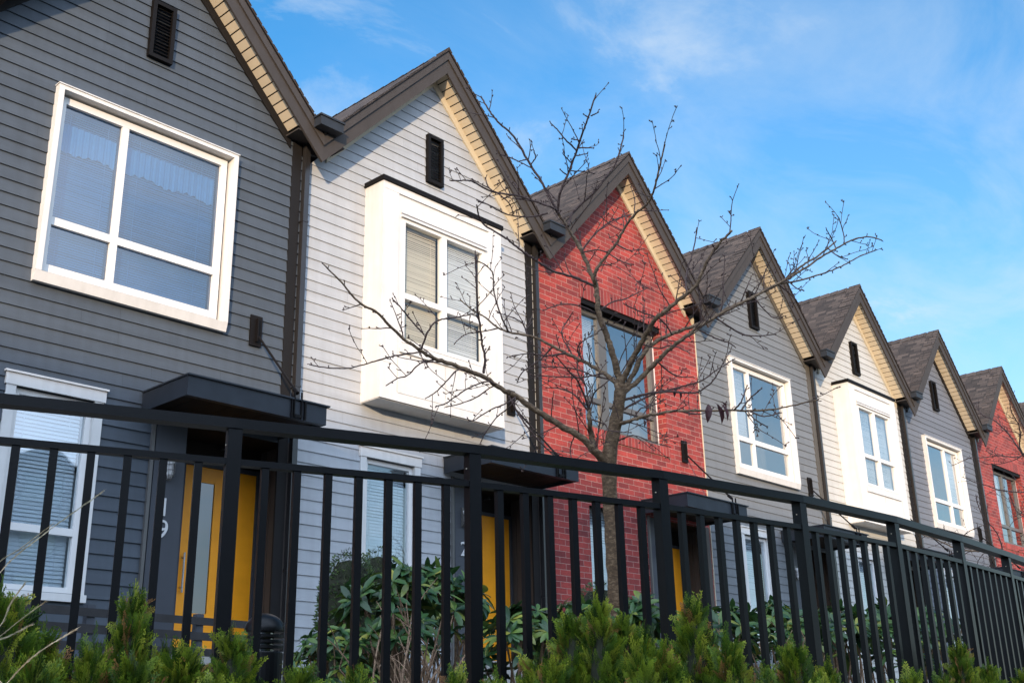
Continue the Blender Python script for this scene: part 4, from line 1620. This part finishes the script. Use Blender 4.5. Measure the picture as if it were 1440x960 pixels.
for x, y, dep, var, rot, label in HEDGE:
    p = at(x, y, dep)
    Ht = max(l[2] for l in LEADS[var]) + .05
    if var not in protos:
        root = bpy.data.objects.new('cedar_shrub', None)
        root.empty_display_size = .2
        COL.objects.link(root)
        thuja('cedar_shrub', 40 + var, LEADS[var], root)
        protos[var] = root
    else:
        root = copy_tree(protos[var], (0, 0, 0))
    root.location = (p.x, p.y, p.z - Ht - .02)
    root.rotation_euler = (0, 0, R_(rot))
    wd = {14: .85, 190: .68, 262: .8, 425: .9, 500: .5, 640: .68, 695: .6}.get(x, .8)
    root.scale = (wd, wd, 1)
    tag(root, label, 'shrub', 'cedar hedge shrubs along the fence')


def leafy_bush(seed, n_tips, rad, H, name, mat, L0, stems=True):
    """evergreen with whorls of long leaves at its branch tips; returns (leaves MB, stems MB)"""
    rng = random.Random(seed)
    lv, st = MB(), MB()
    for i in range(n_tips):
        a = rng.uniform(0, 6.283)
        el = rng.uniform(-.15, 1.45)
        rr = rng.uniform(.62, 1.0)
        p = Vector((math.cos(a) * math.cos(el) * rad * rr, math.sin(a) * math.cos(el) * rad * rr, H * .58 + math.sin(el) * H * .42 * rr))
        if stems and i % 3 == 0:
            q = Vector((p.x * .12, p.y * .12, 0))
            m1 = p.lerp(q, .5) + Vector((rng.uniform(-.08, .08), rng.uniform(-.08, .08), -.05))
            P, Rr = spline([(q, .014), (m1, .010), (p, .006)], 5)
            st.tube(P, Rr, 5, False)
        ax = (Vector((p.x, p.y, 0)).normalized() * .6 + Vector((0, 0, .9)) + Vector((rng.uniform(-.4, .4), rng.uniform(-.4, .4), 0))).normalized()
        o1 = ax.orthogonal().normalized()
        k = rng.randint(6, 10)
        ph = rng.uniform(0, 6.28)
        for j in range(k):
            t = ph + j * 2.4
            out = Matrix.Rotation(t, 3, ax) @ o1
            lift = rng.uniform(-.35, .75)
            d = (out + ax * lift).normalized()
            L = L0 * rng.uniform(.7, 1.2)
            s = ax.cross(d).normalized()
            up = d.cross(s).normalized()
            if up.dot(ax) < 0: up = -up
            droop = rng.uniform(.05, .35)
            prof = [(0, .015), (.18, .10), (.42, .17), (.7, .15), (.9, .07), (1, .004)]
            C = [p + d * (L * q) - up * (droop * L * q * q) for q, _ in prof]
            base = len(lv.v)
            for (q, w), c in zip(prof, C):
                lv.v.append(tuple(c + s * (w * L) + up * (w * L * .25)))
                lv.v.append(tuple(c))
                lv.v.append(tuple(c - s * (w * L) + up * (w * L * .25)))
            for m in range(len(prof) - 1):
                for h in (0, 1):
                    i0 = base + m * 3 + h
                    lv.f.append((i0, i0 + 1, i0 + 4, i0 + 3))
                    lv.uv.append([(0, 0), (1, 0), (1, 1), (0, 1)])
                    lv.mi.append(0)
    return lv, st


RHODO = [  # photo position of the crown top, depth, variant, scale, label
    (556, 790, 6.6, 0, .85, 'big-leaved rhododendron bush below the ground floor window of the pale grey house'),
    (610, 785, 7.2, 1, 1.0, 'rhododendron bush with bare tan stems, left of the second yellow door'),
    (470, 875, 6.2, 1, .62, 'small low rhododendron sprout beside the charcoal house corner'),
    (740, 845, 6.6, 0, .85, 'rhododendron bush under the second yellow door'),
    (815, 838, 7.2, 1, .85, 'rhododendron bush just left of the tree trunk'),
    (905, 835, 7.4, 0, .85, 'rhododendron bush just right of the tree trunk'),
    (1010, 845, 7.8, 1, .9, 'rhododendron bush in front of the larger brick house entry'),
    (1085, 842, 8.6, 0, .95, 'rhododendron bush below the white window of the mid grey house'),
    (1165, 845, 9.2, 1, .95, 'rhododendron bush beside the mid grey house entry'),
    (1235, 845, 10.0, 0, 1.0, 'rhododendron bush below the cream house window'),
    (1300, 850, 11.0, 1, 1.0, 'rhododendron bush at the far right behind the fence pickets'),
]
rp = {}
for x, y, dep, var, sc, label in RHODO:
    p = at(x, y, dep)
    if var not in rp:
        root = bpy.data.objects.new('rhododendron', None)
        COL.objects.link(root)
        lv, st = leafy_bush(70 + var, 62, .44, 1.05, 'rhododendron', 'rhodo', .125)
        lv.build('leaves', M['rhodo'], root, True)
        st.build('stem', M['stem'], root, True)
        rp[var] = root
    else:
        root = copy_tree(rp[var], (0, 0, 0))
    hgt = 1.08 * sc
    gzp = gz(p.x, p.y)
    root.location = (p.x, p.y, min(p.z - hgt, 9))
    s = max(sc, min(1.6, (p.z - gzp) / 1.08))
    root.scale = (sc, sc, (p.z - gzp + .05) / 1.08)
    root.location.z = gzp - .05
    root.rotation_euler = (0, 0, R_(x * 7 % 360))
    tag(root, label, 'bush', 'rhododendrons behind the fence')


def round_box(seed, rx, ry, H, n):
    rng = random.Random(seed)
    mb, core = MB(), MB()
    for i in range(n):
        a = rng.uniform(0, 6.283)
        zz = rng.uniform(-.9, 1)
        r = math.sqrt(max(0, 1 - abs(zz) ** 3)) * rng.uniform(.86, 1.04)
        p = Vector((math.cos(a) * rx * r, math.sin(a) * ry * r, H / 2 + zz * H / 2 * rng.uniform(.94, 1.02)))
        out = Vector((math.cos(a) * r, math.sin(a) * r, zz)).normalized()
        d = (out + Vector((rng.uniform(-1, 1), rng.uniform(-1, 1), rng.uniform(-.6, 1)))).normalized()
        s = d.orthogonal().normalized()
        L = rng.uniform(.022, .036)
        mb.face([p, p + d * L * .5 + s * L * .32, p + d * L, p + d * L * .5 - s * L * .32])
    core.lathe((0, 0, 0), [(.5 * rx, 0), (rx * .85, H * .2), (rx * .9, H * .5), (rx * .8, H * .8), (.4 * rx, H * .93), (0, H * .95)], 14)
    return mb, core


for i, (x, y, dep, rx, label) in enumerate([
        (492, 775, 8.6, .24, 'left clipped dark boxwood ball below the pale grey house window'),
        (533, 770, 9.2, .25, 'right clipped dark boxwood ball behind the rhododendron'),
        (845, 818, 9.9, .32, 'clipped boxwood beside the tree trunk under the brick house window')]):
    p = at(x, y, dep)
    root = bpy.data.objects.new('boxwood', None)
    COL.objects.link(root)
    H = p.z - gz(p.x, p.y) + .05
    mb, core = round_box(300 + i, rx, rx, H, 5200)
    root.location = (0, 0, 0)
    mb.build('foliage', M['box'], root)
    core.build('stem', M['thuja_core'], root)
    root.location = (p.x, p.y, gz(p.x, p.y) - .05)
    tag(root, label, 'shrub', 'clipped boxwoods')

# dry ornamental grass leaning in at the lower left
GR = [
    ([(-60, 905), (0, 805), (60, 752), (143, 692)], 2.6, 2.8),
    ([(-80, 900), (-10, 800), (30, 770), (72, 738)], 2.7, 2.7),
    ([(-30, 1010), (10, 960), (50, 920), (102, 887)], 2.5, 2.6),
    ([(-60, 940), (0, 894), (30, 870), (60, 848)], 2.8, 2.8),
    ([(-40, 925), (0, 880), (14, 850), (32, 824)], 2.6, 2.7),
    ([(-70, 930), (-20, 905), (10, 895), (40, 880)], 2.7, 2.7),
]
rg = random.Random(9)
ga = at(-60, 1000, 2.6)
groot = empty('ornamental_grass', (ga.x, ga.y, gz(ga.x, ga.y)), 'dry straw-coloured grass stalks leaning in at the lower left corner', 'grass clump')
for pts, d0, d1 in GR:
    st, hd = MB(), MB()
    n = len(pts)
    Q = [(at(x, y, d0 + (d1 - d0) * i / (n - 1)), .0016 - .0005 * i / (n - 1)) for i, (x, y) in enumerate(pts)]
    Q.insert(0, (Vector((ga.x + rg.uniform(-.08, .08), ga.y + rg.uniform(-.08, .08), gz(ga.x, ga.y))), .002))
    P, Rr = spline(Q, 8)
    st.tube(P, [r * .75 for r in Rr], 5, False)
    m = len(P)
    for i in range(int(m * .52), m):
        d = (P[i] - P[i - 1]).normalized()
        for _ in range(12):
            o = Matrix.Rotation(rg.uniform(0, 6.28), 3, d) @ d.orthogonal().normalized()
            ax = (d + o * rg.uniform(.05, .22)).normalized()
            L = rg.uniform(.010, .022)
            s = ax.orthogonal().normalized() * .0008
            q = P[i - 1].lerp(P[i], rg.random())
            hd.face([q, q + ax * L * .5 + s, q + ax * L, q + ax * L * .5 - s])
    so = st.build('stalk', M['straw'], groot)
    hd.build('seed_head', M['straw'], so)
lf = MB()
for i in range(60):
    a = rg.uniform(0, 6.28)
    p = Vector((ga.x + rg.uniform(-.1, .1), ga.y + rg.uniform(-.1, .1), gz(ga.x, ga.y)))
    L = rg.uniform(.4, .9)
    o = Vector((math.cos(a), math.sin(a), 0))
    pr = p
    for k in range(5):
        t = (k + 1) / 5
        q = p + o * (L * .6 * t * t) + Vector((0, 0, L * (t - .45 * t * t)))
        s = Vector((-o.y, o.x, 0)) * (.004 * (1.1 - t))
        lf.face([pr - s, pr + s, q + s * .8, q - s * .8])
        pr = q
lf.build('leaf_blades', M['straw'], groot)

# tan stems of a leafless bush, seen between the pickets
for i, (x, y, dep, label) in enumerate([(575, 850, 6.0, 'clump of bare tan stems under the rhododendron by the second yellow door'),
                                        (1100, 880, 7.6, 'clump of bare reddish stems behind the pickets below the grey house')]):
    p = at(x, y, dep)
    zg_ = gz(p.x, p.y)
    root = empty('bare_shrub', (p.x, p.y, zg_), label, 'shrub')
    mb = MB()
    rs = random.Random(600 + i)
    for k in range(26):
        a = rs.uniform(0, 6.28)
        H = rs.uniform(.45, .8)
        q0 = Vector((p.x + rs.uniform(-.22, .22), p.y + rs.uniform(-.15, .15), zg_ - .02))
        q2 = q0 + Vector((math.cos(a) * .3, math.sin(a) * .25, H))
        q1 = q0.lerp(q2, .5) + Vector((rs.uniform(-.05, .05), rs.uniform(-.05, .05), .05))
        P, Rr = spline([(q0, .008), (q1, .006), (q2, .003)], 5)
        mb.tube(P, Rr, 5, False)
        for _ in range(2):
            j = rs.randint(3, len(P) - 1)
            e = P[j] + Vector((rs.uniform(-.14, .14), rs.uniform(-.14, .14), rs.uniform(.06, .2)))
            mb.tube([P[j], P[j].lerp(e, .5) + Vector((0, 0, .01)), e], [.004, .003, .002], 4, False)
    mb.build('stem', M['stem'], root, True)

# ------------------------------------------------------------------ bollard light and slatted screen
bp_ = at(373, 862, 7.5)
root = empty('bollard_light', (bp_.x, bp_.y, gz(bp_.x, bp_.y)), 'black domed bollard light standing behind the fence by the number 19 entry', 'lamp')
zb = gz(bp_.x, bp_.y)
r = .128
zt = bp_.z
mb = MB()
mb.lathe((bp_.x, bp_.y, 0), [(r * 1.1, zb), (r * 1.1, zb + .03), (r, zb + .035), (r, zt - .26), (r * .98, zt - .255), (0, zt - .25)], 28)
mb.build('post', M['fence'], root, False)
mb = MB()
prof = [(r * 1.02, zt - .125), (r * 1.04, zt - .105)]
for i in range(1, 9):
    a = i / 8 * math.pi / 2
    prof.append((r * 1.03 * math.cos(a), zt - .105 + .105 * math.sin(a)))
mb.lathe((bp_.x, bp_.y, 0), prof, 28)
mb.face([(bp_.x + r * 1.02 * math.cos(a * .2244), bp_.y + r * 1.02 * math.sin(a * .2244), zt - .125) for a in range(28)])
mb.build('dome', M['fence'], root, True)
mb = MB()
for dz in (.15, .185, .22):
    mb.lathe((bp_.x, bp_.y, 0), [(r * .5, zt - dz - .012), (r, zt - dz - .012), (r, zt - dz + .004), (r * .5, zt - dz + .012)], 28)
mb.build('louvre', M['fence'], root)
mb = MB()
mb.lathe((bp_.x, bp_.y, 0), [(r * .52, zt - .25), (r * .52, zt - .1)], 20)
mb.build('diffuser', M['glass_door'], root, True)

e1 = on_y(412, 876, -1.0)
dirv = Vector((-math.cos(R_(27)), -math.sin(R_(27)), 0))
root = empty('slat_screen', (e1.x, e1.y, gz(e1.x, e1.y)), 'low dark horizontal slat screen in front of the charcoal house', 'fence')
dq = FW + RT * ((-60 - CX) / FPX) - UP * ((836 - CY) / FPX)
e2 = CAM + dq * (e1.z / dq.z)
dirv = (e2 - e1).normalized()
ends = [e1, e2]
nrm = Vector((-dirv.y, dirv.x, 0))
for j, (za, zb_) in enumerate(((.0, -.085), (-.165, -.255), (-.345, -.43), (-.52, -.6))):
    mb = MB()
    a, c = ends
    zt = e1.z - .02
    mb.bar(Vector((a.x, a.y, zt + (za + zb_) / 2)), Vector((c.x, c.y, zt + (za + zb_) / 2)), .02, za - zb_)
    mb.build('slat', M['slat'], root)
for t in (0, .33, .66, 1.0):
    mb = MB()
    q = ends[0].lerp(ends[1], t) + nrm * (-.055 if nrm.y > 0 else .055) * -1
    mb.box(q.x - .045, q.x + .045, q.y - .045, q.y + .045, gz(q.x, q.y) - .1, e1.z + .02)
    mb.build('post', M['panel'], root)

# ------------------------------------------------------------------ across the street: the long block that shades the gardens
root = empty('apartment_block', (0, -52, -1.5), 'long flat-roofed block across the street, mirrored in the door glass', 'building')
mb = MB()
mb.box(-110, 30, -58, -46, -1.6, 14.6)
mb.build('wall', M['siding_pale'], root)
mb = MB()
mb.box(-110.3, 30.3, -58.3, -45.7, 14.6, 14.9)
mb.build('roof', M['dark_metal'], root)
for fl in range(5):
    for i in range(34):
        x = -108 + i * 4.05
        if x < -20: continue
        mb = MB()
        mb.box(x, x + 2.0, -45.98, -45.9, .6 + fl * 2.95, 2.2 + fl * 2.95)
        mb.build('window', M['glass_door'], root)

# ------------------------------------------------------------------ camera
cam = bpy.data.cameras.new('camera')
cam.sensor_fit = 'HORIZONTAL'
cam.sensor_width = 36
cam.lens = FPX / 1440 * 36
cam.clip_end = 3000
co = bpy.data.objects.new('camera', cam)
COL.objects.link(co)
mat = Matrix((RT, UP, -FW)).transposed().to_4x4()
mat.translation = CAM
co.matrix_world = mat
SC.camera = co

# ------------------------------------------------------------------ light
EL, AZ = R_(8.7), R_(47.5 + 180)          # sun stands low behind the camera
sd = Vector((math.sin(AZ) * math.cos(EL), math.cos(AZ) * math.cos(EL), math.sin(EL)))
sun = bpy.data.lights.new('sun', 'SUN')
sun.energy = 2.4
sun.angle = R_(.8)
sun.color = (.95, .70, .44)
so = bpy.data.objects.new('sun', sun)
COL.objects.link(so)
so.rotation_euler = (-sd).to_track_quat('-Z', 'Y').to_euler()

w = bpy.data.worlds.new('World')
SC.world = w
w.use_nodes = True
nt = w.node_tree
L = nt.links
bg = nt.nodes['Background']
sky = nt.nodes.new('ShaderNodeTexSky')
sky.sky_type = 'NISHITA'
sky.sun_disc = False
sky.sun_elevation = EL
sky.sun_rotation = AZ
sky.air_density = 1.0
sky.dust_density = .4
sky.ozone_density = 2.5
tc = nt.nodes.new('ShaderNodeTexCoord')
# cirrus: stretched noise on the sky direction
sx = nt.nodes.new('ShaderNodeSeparateXYZ')
L.new(tc.outputs['Generated'], sx.inputs[0])
ad = nd(nt, 'ShaderNodeMath', operation='ADD')
ad.inputs[1].default_value = .12
L.new(sx.outputs[2], ad.inputs[0])
mxm = nd(nt, 'ShaderNodeMath', operation='MAXIMUM')
mxm.inputs[1].default_value = .05
L.new(ad.outputs[0], mxm.inputs[0])
cb = nt.nodes.new('ShaderNodeCombineXYZ')
for i in (0, 1):
    dv = nd(nt, 'ShaderNodeMath', operation='DIVIDE')
    L.new(sx.outputs[i], dv.inputs[0])
    L.new(mxm.outputs[0], dv.inputs[1])
    L.new(dv.outputs[0], cb.inputs[i])
mp = nt.nodes.new('ShaderNodeMapping')
mp.inputs['Rotation'].default_value = (0, 0, R_(25))
mp.inputs['Scale'].default_value = (1.0, 1.5, 1)
L.new(cb.outputs[0], mp.inputs[0])
n1 = nd(nt, 'ShaderNodeTexNoise', i_Scale=2.5, i_Detail=10.0, i_Roughness=.62, i_Distortion=.5)
L.new(mp.outputs[0], n1.inputs['Vector'])
n2 = nd(nt, 'ShaderNodeTexNoise', i_Scale=.55, i_Detail=3.0)
L.new(cb.outputs[0], n2.inputs['Vector'])
mu = nd(nt, 'ShaderNodeMath', operation='MULTIPLY')
L.new(ramp(nt, n1.outputs['Fac'], [(.47, (0, 0, 0)), (.68, (1, 1, 1))]), mu.inputs[0])
L.new(ramp(nt, n2.outputs['Fac'], [(.3, (.1, .1, .1)), (.6, (1, 1, 1))]), mu.inputs[1])
m2 = nd(nt, 'ShaderNodeMath', operation='MULTIPLY')
m2.inputs[1].default_value = .8
L.new(mu.outputs[0], m2.inputs[0])
mix = nd(nt, 'ShaderNodeMixRGB')
mix.inputs[2].default_value = (2.1, 2.35, 2.55, 1)
# thin veil towards the right and the horizon
vv = nd(nt, 'ShaderNodeVectorMath', operation='DOT_PRODUCT')
vv.inputs[1].default_value = Vector((1, .12, -.05)).normalized()
L.new(tc.outputs['Generated'], vv.inputs[0])
ve = nd(nt, 'ShaderNodeMath', operation='MULTIPLY')
L.new(ramp(nt, vv.outputs['Value'], [(.5, (.02, .02, .02)), (.93, (.42, .42, .42))]), ve.inputs[0])
L.new(ramp(nt, n1.outputs['Fac'], [(.36, (.25, .25, .25)), (.62, (1, 1, 1))]), ve.inputs[1])
mxx = nd(nt, 'ShaderNodeMath', operation='MAXIMUM')
L.new(m2.outputs[0], mxx.inputs[0])
L.new(ve.outputs[0], mxx.inputs[1])
hz = nd(nt, 'ShaderNodeMath', operation='MULTIPLY')
L.new(ramp(nt, sx.outputs[2], [(.0, (.8, .8, .8)), (.22, (.5, .5, .5)), (.45, (.0, .0, .0))]), hz.inputs[0])
L.new(ramp(nt, n1.outputs['Fac'], [(.3, (.5, .5, .5)), (.6, (1, 1, 1))]), hz.inputs[1])
mxy = nd(nt, 'ShaderNodeMath', operation='MAXIMUM')
L.new(mxx.outputs[0], mxy.inputs[0])
L.new(hz.outputs[0], mxy.inputs[1])
L.new(mxy.outputs[0], mix.inputs[0])
hs = nd(nt, 'ShaderNodeHueSaturation')
hs.inputs['Saturation'].default_value = 1.27
hs.inputs['Value'].default_value = .92
L.new(sky.outputs[0], hs.inputs['Color'])
L.new(hs.outputs[0], mix.inputs[1])
# added unseen fill: bright patchy glow in the sunward sky, lifts the shaded fronts
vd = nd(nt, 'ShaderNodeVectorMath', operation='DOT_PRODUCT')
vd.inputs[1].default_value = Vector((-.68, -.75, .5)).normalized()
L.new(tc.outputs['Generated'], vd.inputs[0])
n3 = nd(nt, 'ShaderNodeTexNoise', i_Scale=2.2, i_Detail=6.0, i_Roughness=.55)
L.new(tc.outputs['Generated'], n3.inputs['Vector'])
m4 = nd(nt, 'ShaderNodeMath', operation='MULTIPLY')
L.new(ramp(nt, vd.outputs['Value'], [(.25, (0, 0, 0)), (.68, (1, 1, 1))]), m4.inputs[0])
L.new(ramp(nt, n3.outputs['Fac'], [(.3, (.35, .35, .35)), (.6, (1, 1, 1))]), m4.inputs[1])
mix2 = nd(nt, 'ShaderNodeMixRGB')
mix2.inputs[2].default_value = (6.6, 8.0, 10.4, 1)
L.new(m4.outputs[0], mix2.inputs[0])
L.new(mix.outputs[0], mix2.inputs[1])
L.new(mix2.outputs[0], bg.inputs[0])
bg.inputs[1].default_value = .15

vs = SC.view_settings
vs.view_transform = 'Standard'
vs.look = 'None'
vs.exposure = 1.36
vs.gamma = 1.0
